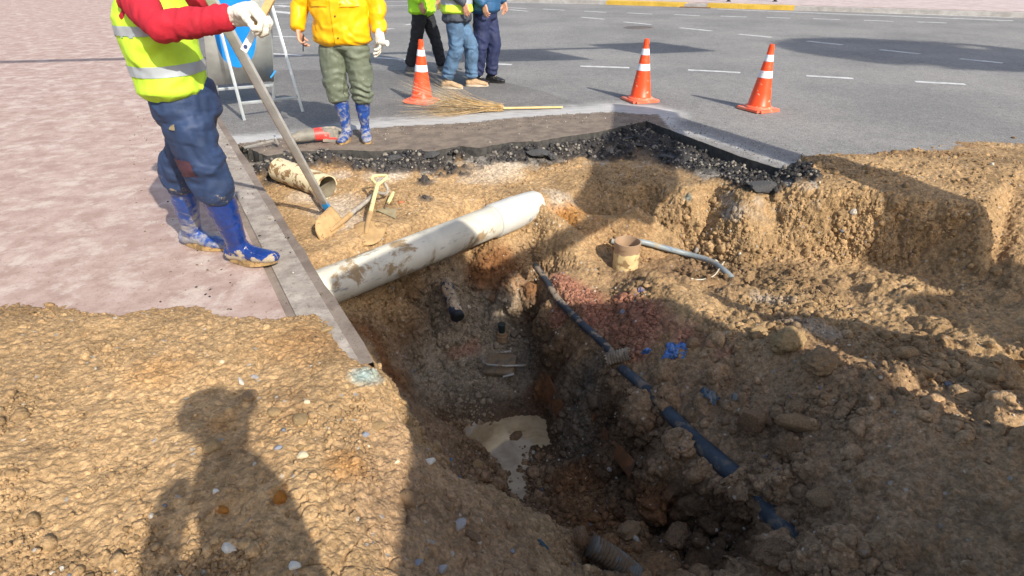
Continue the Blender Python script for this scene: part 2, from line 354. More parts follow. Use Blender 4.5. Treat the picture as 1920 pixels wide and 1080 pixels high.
for x, y, z, r in ((495, 300, -.08, .22), (520, 330, -.1, .18), (560, 300, -.08, .2), (600, 292, -.07, .18), (640, 300, -.08, .2), (690, 302, -.08, .2), (740, 300, -.08, .2), (780, 297, -.08, .16), (830, 292, -.07, .16), (880, 287, -.07, .22), (920, 283, -.07, .22), (960, 278, -.08, .16), (1000, 285, -.1, .16), (1040, 275, -.1, .16), (1090, 265, -.1, .2), (1140, 262, -.1, .25), (1190, 270, -.12, .38), (1240, 285, -.12, .36), (1290, 305, -.12, .33), (1340, 318, -.11, .30), (1400, 330, -.1, .26), (1450, 338, -.1, .16), (500, 380, -.12, .1), (800, 340, -.13, .1), (800, 370, -.15, .08)): spot(x, y, z, r * .8, BLACK * 1.15, .97)
for x, y, z, r in ((620, 395, -.13, .16), (635, 415, -.13, .14), (590, 365, -.12, .14), (650, 375, -.13, .15), (640, 325, -.1, .1), (720, 330, -.12, .14), (750, 325, -.12, .1), (930, 318, -.14, .22), (900, 305, -.13, .14), (960, 305, -.13, .12), (1050, 375, -.26, .14), (1040, 400, -.35, .12), (1290, 290, -.12, .1), (1350, 305, -.11, .1), (1470, 545, -.4, .1), (1430, 545, -.45, .08), (1500, 615, -.4, .12), (1540, 630, -.35, .1)): spot(x, y, z, r, DUST, .5)
for a in ((1100, 950, -1.2, .2), (1160, 1010, -1.0, .22), (1060, 1000, -1.1, .2), (1230, 1050, -.95, .2), (1090, 890, -1.25, .15)): spot(*a, np.array([.33, .19, .095]), .7)
for x, y, z, r, s in ((1050, 415, -.38, .13, .9), (1075, 405, -.36, .14, .9), (1120, 415, -.4, .12, .7), (660, 865, .1, .07, .55), (300, 700, .1, .12, .3), (525, 930, .1, .035, .95), (420, 795, .1, .05, .5), (550, 640, .07, .15, .2), (1000, 480, -.45, .12, .4), (415, 960, .1, .02, .8)): spot(x, y, z, r, CLAY, s)
spot(690, 712, .04, .055, TEAL, .75); spot(1290, 370, -.2, .03, TEAL * .7, .8); spot(670, 712, .05, .04, TEAL, .5)
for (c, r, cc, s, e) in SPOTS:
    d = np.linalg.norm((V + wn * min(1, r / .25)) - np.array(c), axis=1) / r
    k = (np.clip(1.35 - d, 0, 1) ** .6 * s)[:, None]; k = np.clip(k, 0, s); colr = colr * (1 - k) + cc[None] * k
rim_v = [P(x, y, 0) for x, y in RIM]; drv = np.full(len(V), 9.0)
for a_, b_ in zip(rim_v[:-1], rim_v[1:]):
    a2 = np.array([a_.x, a_.y]); e2 = np.array([b_.x, b_.y]) - a2
    tt = np.clip(((V[:, :2] - a2) @ e2) / (e2 ** 2).sum(), 0, 1); drv = np.minimum(drv, np.linalg.norm(V[:, :2] - a2 - tt[:, None] * e2, axis=1))
bw = np.interp(V[:, 0], [-2.7, -1.6, -.5, .6, 1.2, 1.7, 2.6], [.26, .22, .24, .25, .56, .46, .24]) + wn[:, 0] * 1.3 + wn[:, 1] * .8
k = (np.clip((bw - drv) / .05, 0, 1) * .95)[:, None] * (V[:, 2:] > -.3) * (V[:, :1] < 2.45 + wn[:, :1]); colr = colr * (1 - k) + BLACK[None] * 1.2 * k
kd = (np.clip(fbm(V, 5, 5, 77, .65) * 1.6 - .35, 0, 1) * np.clip(1.3 - np.abs(drv - bw * .95) / .2, 0, 1) * .7)[:, None] * (V[:, 2:] > -.3) * (V[:, :1] < 2.4); colr = colr * (1 - kd) + DUST[None] * .7 * kd
blackness = np.clip(1 - np.linalg.norm(colr - BLACK * 1.15, axis=1) / .12, 0, 1)
greyness = np.clip(1 - np.abs(colr[:, 0] - colr[:, 2]) / .07, 0, 1) * deep

# ---- lumps and crumbs, along the surface normal
steep = 1 - np.abs(N[:, 2])
bed = np.clip(fbm(V, .9, 3, 90) * .9 + .5, .15, 1.2)
rightbank = np.clip((V[:, 0] - .55) / .4, 0, 1) * np.clip((4.0 - V[:, 1]) / .5, 0, 1)
pit = np.clip((-.3 - V[:, 2]) / .2, 0, 1)
farshelf = np.clip((V[:, 1] - 3.2) / .4, 0, 1) * (1 - rightbank) * (1 - pit)
amp = .55 + .45 * pit + .55 * rightbank - .25 * farshelf
bed2 = fbm(V, 3.1, 3, 93) * 1.1 + .55; crk = fbm(V + np.stack([vnoise(V, 20, 96)] * 3, 1) * .01, 9, 3, 94); Vw = V + np.stack([fbm(V, 24, 2, s_) for s_ in (97, 98, 99)], 1) * .003
nearh = np.clip((2.9 - V[:, 1]) / .4, 0, 1) * np.clip((V[:, 2] + .22) / .15, 0, 1) * (V[:, 0] < .3)
c1 = clods(V, 8, 31, .55); c2 = clods(V, 21, 51, .7); c3 = clods(Vw, 44, 71, .6); c4 = clods(Vw, 72, 75, .6)
d = fbm(V, 3.0, 3, 1, .45) * .020 * (.5 + amp * .7) + c1 * .062 * amp * bed * (.35 + 1.05 * rightbank + .35 * pit) + c2 * .020 * amp * bed * (1 - .5 * nearh) + c3 * .014 * np.clip(bed2, .12, 1.2) * (1 - .6 * nearh) + c4 * .005 * (.4 + .8 * np.clip(1.2 - bed2, 0, 1)) - np.clip(.07 - np.abs(crk), 0, .07) * .22 * np.clip(fbm(V, 1.7, 2, 95) + .5, 0, 1) + fbm(V, 36, 2, 9) * .0030
d += (rightbank + pit) * np.abs(fbm(V, 13, 4, 141, .6)) * .012 + nearh * (clods(Vw, 62, 151, .4) * .006 + fbm(V, 4, 3, 152, .5) * .007 - np.abs(fbm(V, 19, 3, 153, .55)) * .007)
d += steep * clods(V * np.array([1, 1, .6]), 9, 131, .6) * .05 * (V[:, 1] > 3.2)
d += steep * (np.abs(fbm(V * np.array([1, 1, .35]), 7, 4, 17)) * .05 - .012)
flat_f = np.clip(1 - np.abs(V[:, 2] + 1.40) / .05, 0, 1); d *= (1 - .35 * flat_f)
blk = blackness * (V[:, 2] > -.3); d += blk * (clods(V, 26, 81, .8) * .026 + clods(V, 10, 83, .35) * .05 + .02)
# keep the soil clear of the road and paving undersides
D2 = N * d[:, None]
Vn = V + D2
flat_lit = (1 - amp)
dip = np.clip(c1 * .7 + c3 * .5, 0, 1)
shade = .86 + .22 * _h(np.floor(V[:, 0] * 60).astype(int), np.floor(V[:, 1] * 60).astype(int), np.floor(V[:, 2] * 60).astype(int), 5) * .3 + .17 * fbm(V, 5, 4, 61) + .16 * fbm(V, 1.6, 3, 62)
stone_id = np.where(c2 > .45, 1.0, 0)
damp = np.clip(fbm(V, 2.3, 5, 64, .6) * 1.3 - .25, 0, 1)[:, None] * .45 * (blackness[:, None] < .5); colr = colr * (1 - damp) + colr * np.array([.62, .54, .48]) * damp; colr = colr * shade[:, None]
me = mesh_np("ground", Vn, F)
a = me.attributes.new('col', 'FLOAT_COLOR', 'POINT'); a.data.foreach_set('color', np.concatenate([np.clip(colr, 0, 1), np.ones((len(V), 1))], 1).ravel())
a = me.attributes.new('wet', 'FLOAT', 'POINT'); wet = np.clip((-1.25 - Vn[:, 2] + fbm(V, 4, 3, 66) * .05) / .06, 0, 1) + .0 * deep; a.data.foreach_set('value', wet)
m, nt, b = newmat("soil")
at = nd(nt, 'ShaderNodeAttribute', attribute_name='col'); aw = nd(nt, 'ShaderNodeAttribute', attribute_name='wet')
co = nd(nt, 'ShaderNodeTexCoord').outputs['Object']
vor = nd(nt, 'ShaderNodeTexVoronoi'); vor.inputs['Scale'].default_value = 95; nt.links.new(co, vor.inputs['Vector'])
vor2 = nd(nt, 'ShaderNodeTexVoronoi'); vor2.inputs['Scale'].default_value = 38; nt.links.new(co, vor2.inputs['Vector'])
n1 = noise(nt, co, 30, 6, .7); n2 = noise(nt, co, 220, 3, .6); n3 = noise(nt, co, 6, 5, .6)
c = mixc(nt, 1.0, at.outputs['Color'], mixc(nt, ramp(nt, n1, .3, .7), (.66, .65, .64), (1.22, 1.21, 1.2)), 'MULTIPLY')
sp = nd(nt, 'ShaderNodeSeparateColor'); nt.links.new(vor.outputs['Color'], sp.inputs[0])
c = mixc(nt, 1.0, c, mixc(nt, sp.outputs[0], (.8, .79, .77), (1.2, 1.2, 1.19)), 'MULTIPLY')
c = mixc(nt, ramp(nt, n2, .55, .8, 0, .35), c, (.05, .035, .025))
sp2 = nd(nt, 'ShaderNodeSeparateColor'); nt.links.new(vor2.outputs['Color'], sp2.inputs[0])
pale = nd(nt, 'ShaderNodeMath', operation='MULTIPLY'); nt.links.new(ramp(nt, sp2.outputs[1], .962, .968), pale.inputs[0]); nt.links.new(ramp(nt, vor2.outputs['Distance'], .42, .25), pale.inputs[1])
c = mixc(nt, pale.outputs[0], c, mixc(nt, sp2.outputs[0], (.28, .26, .24), (.55, .48, .38)))
wetc = mixc(nt, 1.0, c, (.42, .38, .34), 'MULTIPLY')
c = mixc(nt, aw.outputs['Fac'], c, wetc)
nt.links.new(c, b.inputs['Base Color']); nt.links.new(ramp(nt, aw.outputs['Fac'], 0, 1, .95, .35), b.inputs['Roughness'])
b.inputs['Specular IOR Level'].default_value = .25
hh = nd(nt, 'ShaderNodeMath', operation='MULTIPLY_ADD'); nt.links.new(n1, hh.inputs[0]); hh.inputs[1].default_value = .7; nt.links.new(n2, hh.inputs[2])
h2 = nd(nt, 'ShaderNodeMath', operation='MULTIPLY_ADD'); nt.links.new(vor.outputs['Distance'], h2.inputs[0]); h2.inputs[1].default_value = -.8; nt.links.new(hh.outputs[0], h2.inputs[2])
bp = nd(nt, 'ShaderNodeBump'); bp.inputs['Strength'].default_value = .75; bp.inputs['Distance'].default_value = .006
nt.links.new(h2.outputs[0], bp.inputs['Height']); nt.links.new(bp.outputs[0], b.inputs['Normal'])
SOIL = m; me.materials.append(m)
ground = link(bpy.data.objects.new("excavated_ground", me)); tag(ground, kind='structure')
TB = BVHTree.FromPolygons(Vn.tolist(), F.tolist())
def zat(x, y, up=3.0):
    h = TB.ray_cast(Vector((x, y, up)), Vector((0, 0, -1))); return h[0].z if h[0] is not None else 0.0
def hit(px, py):
    d = ray(px, py).normalized(); h = TB.ray_cast(Vector((0, 0, CAM_H)), d)
    return (h[0], h[1]) if h[0] is not None else (P(px, py, 0), Vector((0, 0, 1)))

# muddy water in the bottom of the pit
wz = -1.384
wp = [P(x, y, wz) for x, y in ((840, 770), (1060, 765), (1090, 850), (1040, 900), (1050, 980), (960, 1000), (880, 900), (820, 830))]
mw, nt, b = newmat("muddy_water"); co = nd(nt, 'ShaderNodeTexCoord').outputs['Object']
nt.links.new(mixc(nt, ramp(nt, noise(nt, co, 5, 4, .6, 1.5), .35, .65), (.34, .25, .14), (.48, .38, .235)), b.inputs['Base Color'])
b.inputs['Roughness'].default_value = .03; b.inputs['IOR'].default_value = 1.6
bp = nd(nt, 'ShaderNodeBump'); bp.inputs['Strength'].default_value = .12; bp.inputs['Distance'].default_value = .01
nt.links.new(noise(nt, co, 9, 2), bp.inputs['Height']); nt.links.new(bp.outputs[0], b.inputs['Normal'])
o = MB().add(wp, [tuple(range(len(wp)))]).build("water", mw); tag(o, kind='structure')

# ---- the carriageway: one sheet round the pit, thick at the cut edge
rim = [P(x, y, 0) for x, y in RIM]
fine_rim = []
for a_, b_ in zip(rim[:-1], rim[1:]):
    k = max(2, int((b_ - a_).length / .04))
    for q in range(k):
        p = a_.lerp(b_, q / k); s = .012 if a_.x < 1.4 else .004
        fine_rim.append(Vector((p.x + random.uniform(-s, s), p.y + random.uniform(-s, s), 0)))
fine_rim.append(rim[-1])
edge_far = EDGE_A - ED * 70
side = P(1480, 322, 0); sd_dir = (P(1480, 322, 0) - P(1300, 260, 0)).normalized()
s2 = P(1990, 332, 0); tail = [P(1530, 316, 0), P(1620, 316, 0), P(1760, 322, 0)]
pts = [Vector((edge_far.x - 2, edge_far.y, 0)), EDGE_A - EN * -0.0] + fine_rim + tail + [s2, Vector((220, s2.y - 3, 0)), Vector((220, 220, 0)), Vector((edge_far.x - 2, 220, 0))]
cp = [Vector((p.x, p.y)) for p in pts]; n = len(cp)
# inner fine grid points where the camera sees dust and mud on the asphalt
extra = []
for i in range(-50, 75):
    for j in range(0, 75):
        x = i * .08 + (j % 2) * .03; y = 4.2 + j * .08
        extra.append(Vector((x, y)))
vv, ee, ff, o1, o2, o3 = delaunay_2d_cdt(cp + extra, [(i, (i + 1) % n) for i in range(n)], [], 1, 1e-4)
Vr = np.array([(v.x, v.y, 0.0) for v in vv]); Fr = np.array([f for f in ff])
def road_t(m): return np.where((m[:, 1] < 10) & (m[:, 1] > 3) & (np.abs(m[:, 0]) < 7), np.maximum(.035, .008 * m[:, 1]), 1e9)
Vr, Fr = refine(Vr, Fr, road_t, 6)
def seg_d(p, poly):
    best = np.full(len(p), 1e9)
    for a_, b_ in zip(poly[:-1], poly[1:]):
        a2 = np.array([a_.x, a_.y]); e2 = np.array([b_.x, b_.y]) - a2; L2 = (e2 ** 2).sum()
        t = np.clip(((p[:, :2] - a2) @ e2) / L2, 0, 1); best = np.minimum(best, np.linalg.norm(p[:, :2] - a2 - t[:, None] * e2, axis=1))
    return best
dr = seg_d(Vr, rim[:15]); dr2 = seg_d(Vr, rim[14:])
wob = fbm(Vr, 1.3, 4, 5) * .16 + fbm(Vr, 6, 3, 6) * .06
line_a = P(430, 262, 0); lim = [P(x, y, 0) for x, y in ((430, 262), (700, 238), (860, 232), (1000, 222), (1100, 212), (1230, 206))]
seam = [P(x, y, 0) for x, y in ((430, 270), (700, 240), (850, 230), (950, 222), (1060, 213), (1150, 208), (1215, 214))]
ds = seg_d(Vr, seam)
# inside = between seam and the rim: muddy smeared asphalt; outside: white stone dust fading out
sx = np.array([p.x for p in seam]); sy = np.array([p.y for p in seam])
inside = np.where((Vr[:, 1] < np.interp(Vr[:, 0], sx, sy) + wob * .35) & (Vr[:, 0] < seam[-1].x + .1) & (Vr[:, 1] < 9), 1.0, 0.0)
out2 = np.clip(1 - np.abs(dr2 - .16 - wob * .6) / .22, 0, 1) * (Vr[:, 0] > 1.2) + np.clip(1 - dr2 / .1, 0, 1) * .3
mudr = np.clip(inside + np.clip(.9 - dr2 / .10, 0, 1) * .3 * (Vr[:, 0] > 1.3), 0, 1)
dustr = np.clip(np.clip(1.15 - (ds + wob * .9) / .42, 0, 1) * (1 - inside) * .95 + out2 * .6 + np.clip(1 - (ds / 1.5), 0, 1) * .22, 0, 1)
mr = mesh_np("road", Vr, Fr, False)
pc = [P(x, y, 0) for x, y in ((430, 60), (690, 97), (800, 128), (930, 150), (1010, 168), (1080, 190), (1150, 206))]
patch = np.clip((np.interp(Vr[:, 0], [p.x for p in pc], [p.y for p in pc]) + fbm(Vr, 4, 3, 15) * .03 - Vr[:, 1]) / .06, 0, 1) * (Vr[:, 0] < pc[-1].x) * (Vr[:, 1] < 9.8)
for nme, val in (('dust', dustr), ('mud', mudr), ('patch', patch)):
    a = mr.attributes.new(nme, 'FLOAT', 'POINT'); a.data.foreach_set('value', val)
m, nt, b = newmat("asphalt"); co = nd(nt, 'ShaderNodeTexCoord').outputs['Object']
v = nd(nt, 'ShaderNodeTexVoronoi'); v.inputs['Scale'].default_value = 110; nt.links.new(co, v.inputs['Vector'])
s3 = nd(nt, 'ShaderNodeSeparateColor'); nt.links.new(v.outputs['Color'], s3.inputs[0])
n1 = noise(nt, co, .5, 6, .6); n2 = noise(nt, co, 9, 6, .65); n3 = noise(nt, co, 60, 3)
c = mixc(nt, s3.outputs[0], (.14, .14, .143), (.305, .30, .292))
c = mixc(nt, 1.0, c, mixc(nt, ramp(nt, n1, .3, .7), (.80, .80, .81), (1.12, 1.11, 1.09)), 'MULTIPLY')
c = mixc(nt, 1.0, c, mixc(nt, ramp(nt, n2, .3, .7), (.9, .9, .9), (1.08, 1.08, 1.08)), 'MULTIPLY')
big = nd(nt, 'ShaderNodeTexVoronoi', feature='DISTANCE_TO_EDGE'); big.inputs['Scale'].default_value = .22
dn = nd(nt, 'ShaderNodeTexNoise'); dn.inputs['Scale'].default_value = 1.2; dn.inputs['Detail'].default_value = 6; nt.links.new(co, dn.inputs['Vector'])
vm = nd(nt, 'ShaderNodeVectorMath', operation='MULTIPLY_ADD'); nt.links.new(dn.outputs['Color'], vm.inputs[0]); vm.inputs[1].default_value = (1.2, 1.2, 0); nt.links.new(co, vm.inputs[2]); nt.links.new(vm.outputs[0], big.inputs['Vector'])
apt = nd(nt, 'ShaderNodeAttribute', attribute_name='patch'); c = mixc(nt, apt.outputs['Fac'], c, mixc(nt, 1.0, c, (.80, .79, .79), 'MULTIPLY'))
ad = nd(nt, 'ShaderNodeAttribute', attribute_name='dust'); am = nd(nt, 'ShaderNodeAttribute', attribute_name='mud')
smr = nd(nt, 'ShaderNodeMapping'); smr.inputs['Scale'].default_value = (3, 12, 1); smr.inputs['Rotation'].default_value = (0, 0, R(-12)); nt.links.new(co, smr.inputs[0])
sn = noise(nt, smr.outputs[0], 1.6, 7, .7)
def mul(nt, a, bb, op='MULTIPLY'):
    q = nd(nt, 'ShaderNodeMath', operation=op)
    for s_, v_ in ((q.inputs[0], a), (q.inputs[1], bb)):
        if isinstance(v_, (int, float)): s_.default_value = v_
        else: nt.links.new(v_, s_)
    return q.outputs[0]
df = ramp(nt, mul(nt, mul(nt, ad.outputs['Fac'], ramp(nt, sn, .2, .8, .45, 1.35)), 1.0), .10, 1.05, 0, .85)
c = mixc(nt, df, c, (.50, .50, .50))
mudc = mixc(nt, ramp(nt, noise(nt, co, 7, 6, .7), .35, .65), (.145, .115, .095), (.24, .195, .155))
c = mixc(nt, mul(nt, am.outputs['Fac'], ramp(nt, sn, .1, .5, .8, 1)), c, mudc)
nt.links.new(c, b.inputs['Base Color']); b.inputs['Roughness'].default_value = .85; b.inputs['Specular IOR Level'].default_value = .3
bp = nd(nt, 'ShaderNodeBump'); bp.inputs['Strength'].default_value = .5; bp.inputs['Distance'].default_value = .004
nt.links.new(mul(nt, v.outputs['Distance'], n3, 'ADD'), bp.inputs['Height']); nt.links.new(bp.outputs[0], b.inputs['Normal'])
ASPH = m; mr.materials.append(m); ro = link(bpy.data.objects.new("road", mr)); tag(ro, kind='structure')
# cut face of the asphalt layer
tar = pmat("tar_edge", (.05, .048, .045), .9, .4, 25, .8, 70)
sk = MB(); fr = fine_rim + tail[:1]
vv = []; k0 = len(fr)
for q, p in enumerate(fr): vv.append((p.x, p.y, -.001))
for q, p in enumerate(fr): vv.append((p.x + random.uniform(-.008, .008), p.y - .01 + random.uniform(-.008, .008), -.075))
for q, p in enumerate(fr): vv.append((p.x + random.uniform(-.01, .01), p.y + .01, -.17))
sk.add(vv, [(q, q + 1, k0 + q + 1, k0 + q) for q in range(k0 - 1)] + [(k0 + q, k0 + q + 1, 2 * k0 + q + 1, 2 * k0 + q) for q in range(k0 - 1)])
o = sk.build("road_cut_edge", tar); tag(o, kind='structure')

# ---- pavement (raised slab beside the pit) with its strips
def strip(name, o0, o1, z, mat, th=.2, wav=0.0, t0=-60, t1=None):
    t1 = (EDGE_B - EDGE_A).length + .02 if t1 is None else t1
    n_ = 400; A = []; B = []
    for i in range(n_ + 1):
        t = t0 + (t1 - t0) * (i / n_) if i else t0
        a = EDGE_A + ED * t + EN * (o0 + (random.uniform(-wav, wav) if o0 < .01 else 0)); b_ = EDGE_A + ED * t + EN * o1
        A.append(a); B.append(b_)
    m_ = MB(); n1_ = n_ + 1
    v_ = [(p.x, p.y, z) for p in A] + [(p.x, p.y, z) for p in B] + [(p.x, p.y, z - th) for p in A]
    m_.add(v_, [(i, i + 1, n1_ + i + 1, n1_ + i) for i in range(n_)] + [(i, i + 1, 2 * n1_ + i + 1, 2 * n1_ + i) for i in range(n_)])
    o_ = m_.build(name, mat); tag(o_, kind='structure'); return o_
def paving_mat(name, c0, c1, pits=.12, dustc=None, dthr=.5, sc=1.0):
    m, nt, b = newmat(name); co = nd(nt, 'ShaderNodeTexCoord').outputs['Object']
    c = mixc(nt, ramp(nt, noise(nt, co, 3 * sc, 7, .7), .35, .65), c0, c1)
    c = mixc(nt, ramp(nt, noise(nt, co, 45, 5, .75), .56, .66, 0, .55), c, [x * .45 for x in c0])
    if dustc: c = mixc(nt, ramp(nt, noise(nt, co, 1.8 * sc, 9, .75, .2), dthr, dthr + .16, 0, .85), c, dustc)
    n_ = noise(nt, co, 90, 4); c = mixc(nt, ramp(nt, n_, .6, .75, 0, .5), c, [x * .5 for x in c0])
    nt.links.new(c, b.inputs['Base Color']); b.inputs['Roughness'].default_value = .9; b.inputs['Specular IOR Level'].default_value = .25
    bp = nd(nt, 'ShaderNodeBump'); bp.inputs['Strength'].default_value = .5; bp.inputs['Distance'].default_value = .004
    nt.links.new(n_, bp.inputs['Height']); nt.links.new(bp.outputs[0], b.inputs['Normal']); return m
PB = paving_mat("dirty_edge_concrete", (.17, .135, .115), (.27, .225, .19), dustc=(.42, .37, .32), dthr=.6)
PL = paving_mat("pale_concrete", (.25, .215, .19), (.38, .34, .30), dustc=(.50, .45, .40), dthr=.5, sc=3)
PJ = paving_mat("dark_joint", (.19, .15, .13), (.29, .24, .20))
PP = paving_mat("pink_dusty_paving", (.34, .24, .21), (.45, .345, .31), dustc=(.54, .46, .415), dthr=.48, sc=2)
strip("pavement_edge", 0, .058, .012, PB, wav=.006); strip("pavement_kerb", .058, .215, .016, PL, .05); strip("pavement_joint", .215, .26, .008, PJ, .05)
strip("pavement", .26, 14, .020, PP, .05, t1=(EDGE_B - EDGE_A).length - .25)
# ================================================================ THINGS IN AND ROUND THE PIT
def mul2(nt, a, b_): return mul(nt, a, b_)
# ---------- big white drain pipe lying across the pit
WP = pmat("white_pvc", (.58, .555, .475), .55, .14, 4, .15, 60, soft=.09, mud=.38, mudcol=(.36, .26, .15), mudscale=4.5, streak=((5, 22, 22), (.22, .24, .25), .585, .7))
WPc = pmat("white_pvc_sleeve", (.58, .58, .55), .42, .05, 6, .15, 60, mud=.14, mudcol=(.40, .30, .18), mudscale=5, streak=((10, 2, 10), (.22, .27, .33), .60, .8))
pa = P(600, 543, -.25); pb = P(985, 391, -.27); L = (pb - pa).length; dirp = (pb - pa).normalized(); pa = pa - dirp * .12; L += .12
t = thing("drain_pipe", "long white plastic drain pipe smeared with mud, spanning the far side of the pit", "pipe", pa, 0)
t.rotation_euler = dirp.to_track_quat('X', 'Z').to_euler()
MX = Matrix.Rotation(R(90), 4, 'Y')
MB().lathe([(.100, 0), (.112, .0), (.125, .002), (.125, L - .34), (.112, L - .34), (.100, L - .34)], 64, MX).build("pipe_barrel", WP, t)
MB().lathe([(.126, L - .40), (.136, L - .395), (.138, L - .385), (.1375, L - .15), (.1385, L - .14), (.1385, L - .125), (.134, L - .12), (.131, L + .02), (.122, L + .12), (.095, L + .18), (.04, L + .20)], 64, MX).build("coupling_sleeve", WPc, t)
sl_ = t.children[-1]; q_ = coords(sl_.data); k_ = np.clip((q_[:, 0] - (L - .10)) / .2, 0, 1); q_ += normals(sl_.data) * (fbm(q_, 9, 4, 5) * (.002 + .05 * k_))[:, None]; sl_.data.vertices.foreach_set("co", q_.ravel())
# ---------- short cream pipe off-cut
CP = pmat("cream_pvc", (.66, .56, .36), .45, .06, 6, .15, 60, mud=.46, mudcol=(.27, .16, .07), mudscale=13)
CPi = pmat("pipe_inside_mud", (.24, .21, .15), .85, .25, 14, .5, 50)
h0 = hit(528, 334)[0]; h1 = hit(603, 358)[0]
q0 = P(520, 308, .04); q1 = P(612, 337, .02)
q0 = Vector((q0.x, q0.y, zat(q0.x, q0.y) + .098)); q1 = Vector((q1.x, q1.y, zat(q1.x, q1.y) + .092)); dd = (q1 - q0)
t = thing("pipe_offcut", "short cream plastic pipe off-cut blotched with mud, lying on the black rubble", "pipe", q0); t.rotation_euler = dd.to_track_quat('X', 'Z').to_euler(); l = dd.length
MB().lathe([(.088, .003), (.096, .0), (.0985, .003), (.0985, l - .02), (.099, l), (.089, l), (.0885, l - .003)], 56, MX).build("pipe_wall", CP, t)
MB().lathe([(.0884, .004), (.0880, l * .5), (.0884, l - .004)], 56, MX).build("pipe_lining", CPi, t)
# ---------- brown riser pipe standing in the pit
RP = pmat("brown_pvc", (.36, .24, .15), .5, .1, 6, .15, 60, mud=.30, mudcol=(.34, .25, .15), mudscale=5)
RPl = pmat("riser_low_mud", (.58, .44, .22), .8, .15, 14, .6, 50, mud=.35, mudcol=(.30, .19, .09), mudscale=12)
rb = P(1171, 510, -.62); top = P(1171, 450, -.2); H = PY(1171, 452, rb.y).z - rb.z
t = thing("riser_pipe", "short upright brown pipe stub with an open top, its lower half caked in yellow mud", "pipe", rb - Vector((0, 0, .05))); H += .05
MB().lathe([(.088, H * .7), (.0985, H * .7), (.0985, H * .86), (.103, H * .865), (.1035, H * .995), (.1015, H), (.096, H), (.094, H * .99), (.094, H * .2)], 56).build("pipe_wall", RP, t)
pr = [(.091, 0), (.1, .0), (.1005, H * .72), (.096, H * .76), (.09, H * .76)]
o = MB().lathe(pr, 56).build("mud_coat", RPl, t)
co_ = coords(o.data); co_[:, 2] += np.where(co_[:, 2] > H * .4, fbm(co_, 12, 3, 4) * .025, 0); o.data.vertices.foreach_set('co', co_.ravel())
# ---------- grey hose + string behind the riser
HS = pmat("grey_blue_pipe", (.25, .29, .31), .45, .12, 5, .2, 60, mud=.42, mudcol=(.42, .36, .27), mudscale=6, streak=((4, 30, 4), (.10, .17, .33), .58, .8))
hp = [hit(x, y)[0] + Vector((0, 0, .016 + (.035 if 1180 < x < 1345 else 0))) for x, y in ((1146, 455), (1165, 459), (1200, 464), (1240, 474), (1285, 486), (1330, 500), (1362, 515))]; hp.append(hit(1388, 532)[0] - Vector((0, 0, .03)))
def smooth_path(p, n=6):
    out = []
    for i in range(len(p) - 1):
        a = p[max(i - 1, 0)]; b_ = p[i]; c_ = p[i + 1]; d_ = p[min(i + 2, len(p) - 1)]
        for k in range(n):
            s_ = k / n; out.append(.5 * ((2 * b_) + (c_ - a) * s_ + (2 * a - 5 * b_ + 4 * c_ - d_) * s_ ** 2 + (3 * b_ - a - 3 * c_ + d_) * s_ ** 3))
    return out + [p[-1]]
o = MB().tube(smooth_path(hp), .0235, 20).build("water_pipe", HS); tag(o, "thin grey-blue pipe curving over the soil to the right of the brown riser pipe", "pipe")
o = MB().tube(smooth_path([hit(1356, 500)[0] + Vector((0, 0, .045)), hit(1350, 508)[0] + Vector((0, 0, .045)), hit(1338, 520)[0] + Vector((0, 0, .015)), hit(1316, 526)[0] + Vector((0, 0, .008)), hit(1296, 524)[0] + Vector((0, 0, .006))]), .0045, 8).build("string", pmat("string", (.62, .58, .5), .9)); tag(o, "pale string hanging over the thin grey-blue pipe", "string")
# ---------- the dark service pipe along the trench wall
BPm = pmat("black_pipe", (.030, .038, .05), .5, .3, 5, .2, 60, mud=.55, mudcol=(.28, .22, .16), mudscale=7)
BB = pmat("blue_pipe", (.030, .044, .062), .6, .4, 5, .3, 60, mud=.52, soft=.16, mudcol=(.21, .175, .135), mudscale=11)
o = MB().tube(smooth_path([P(x, y, z - .028) for x, y, z in PIPE_A]), .027, 20).build("service_pipe", BPm)
tag(o, "black service pipe running along the trench wall under the pink sand", "pipe")
o = MB().tube(smooth_path([P(x, y, z - .014) for x, y, z in PIPE_B[:6]]), [.030 + .024 * k / 30 for k in range(31)], 22).build("service_pipe", BB)
tag(o, "blue service pipe half buried along the trench edge below the bright blue scrap", "pipe")
o = MB().tube(smooth_path([P(1404, 920, -.73), P(1430, 948, -.705), P(1462, 984, -.70), P(1492, 1022, -.71)]), [.054] * 19, 22).build("service_pipe", BB)
tag(o, "last visible length of the blue service pipe, in the dark near the bottom right", "pipe")
# ---------- corrugated flexible pipe at the bottom
def corr(name, pts, r, mat, label, cat="pipe", n=26, pitch=.016, dep=.10, par=None):
    pp = smooth_path(pts, 6); tot = sum((pp[i + 1] - pp[i]).length for i in range(len(pp) - 1)); m_ = int(tot / pitch) * 4
    acc = [0]
    for i in range(len(pp) - 1): acc.append(acc[-1] + (pp[i + 1] - pp[i]).length)
    out = []; rr = []
    for k in range(m_ + 1):
        s_ = tot * k / m_; i = min(max(0, int(np.searchsorted(acc, s_)) - 1), len(pp) - 2); f = (s_ - acc[i]) / (acc[i + 1] - acc[i])
        out.append(pp[i].lerp(pp[i + 1], f)); rr.append(r * (1 + dep * math.cos(k * math.pi / 2)))
    o = MB().tube(out, rr, n).build(name, mat, par, 70)
    if par is None: tag(o, label, cat)
    return o
GC = pmat("grey_corrugated", (.20, .19, .165), .8, .2, 9, .3, 60, mud=.62, mudcol=(.24, .165, .10), mudscale=14)
corr("flexible_pipe", [P(1108, 1022, -.80), P(1140, 1042, -.84), P(1180, 1072, -.92), P(1215, 1105, -1.0)], .052, GC, "grey corrugated flexible pipe poking out of the soil at the bottom of the trench")
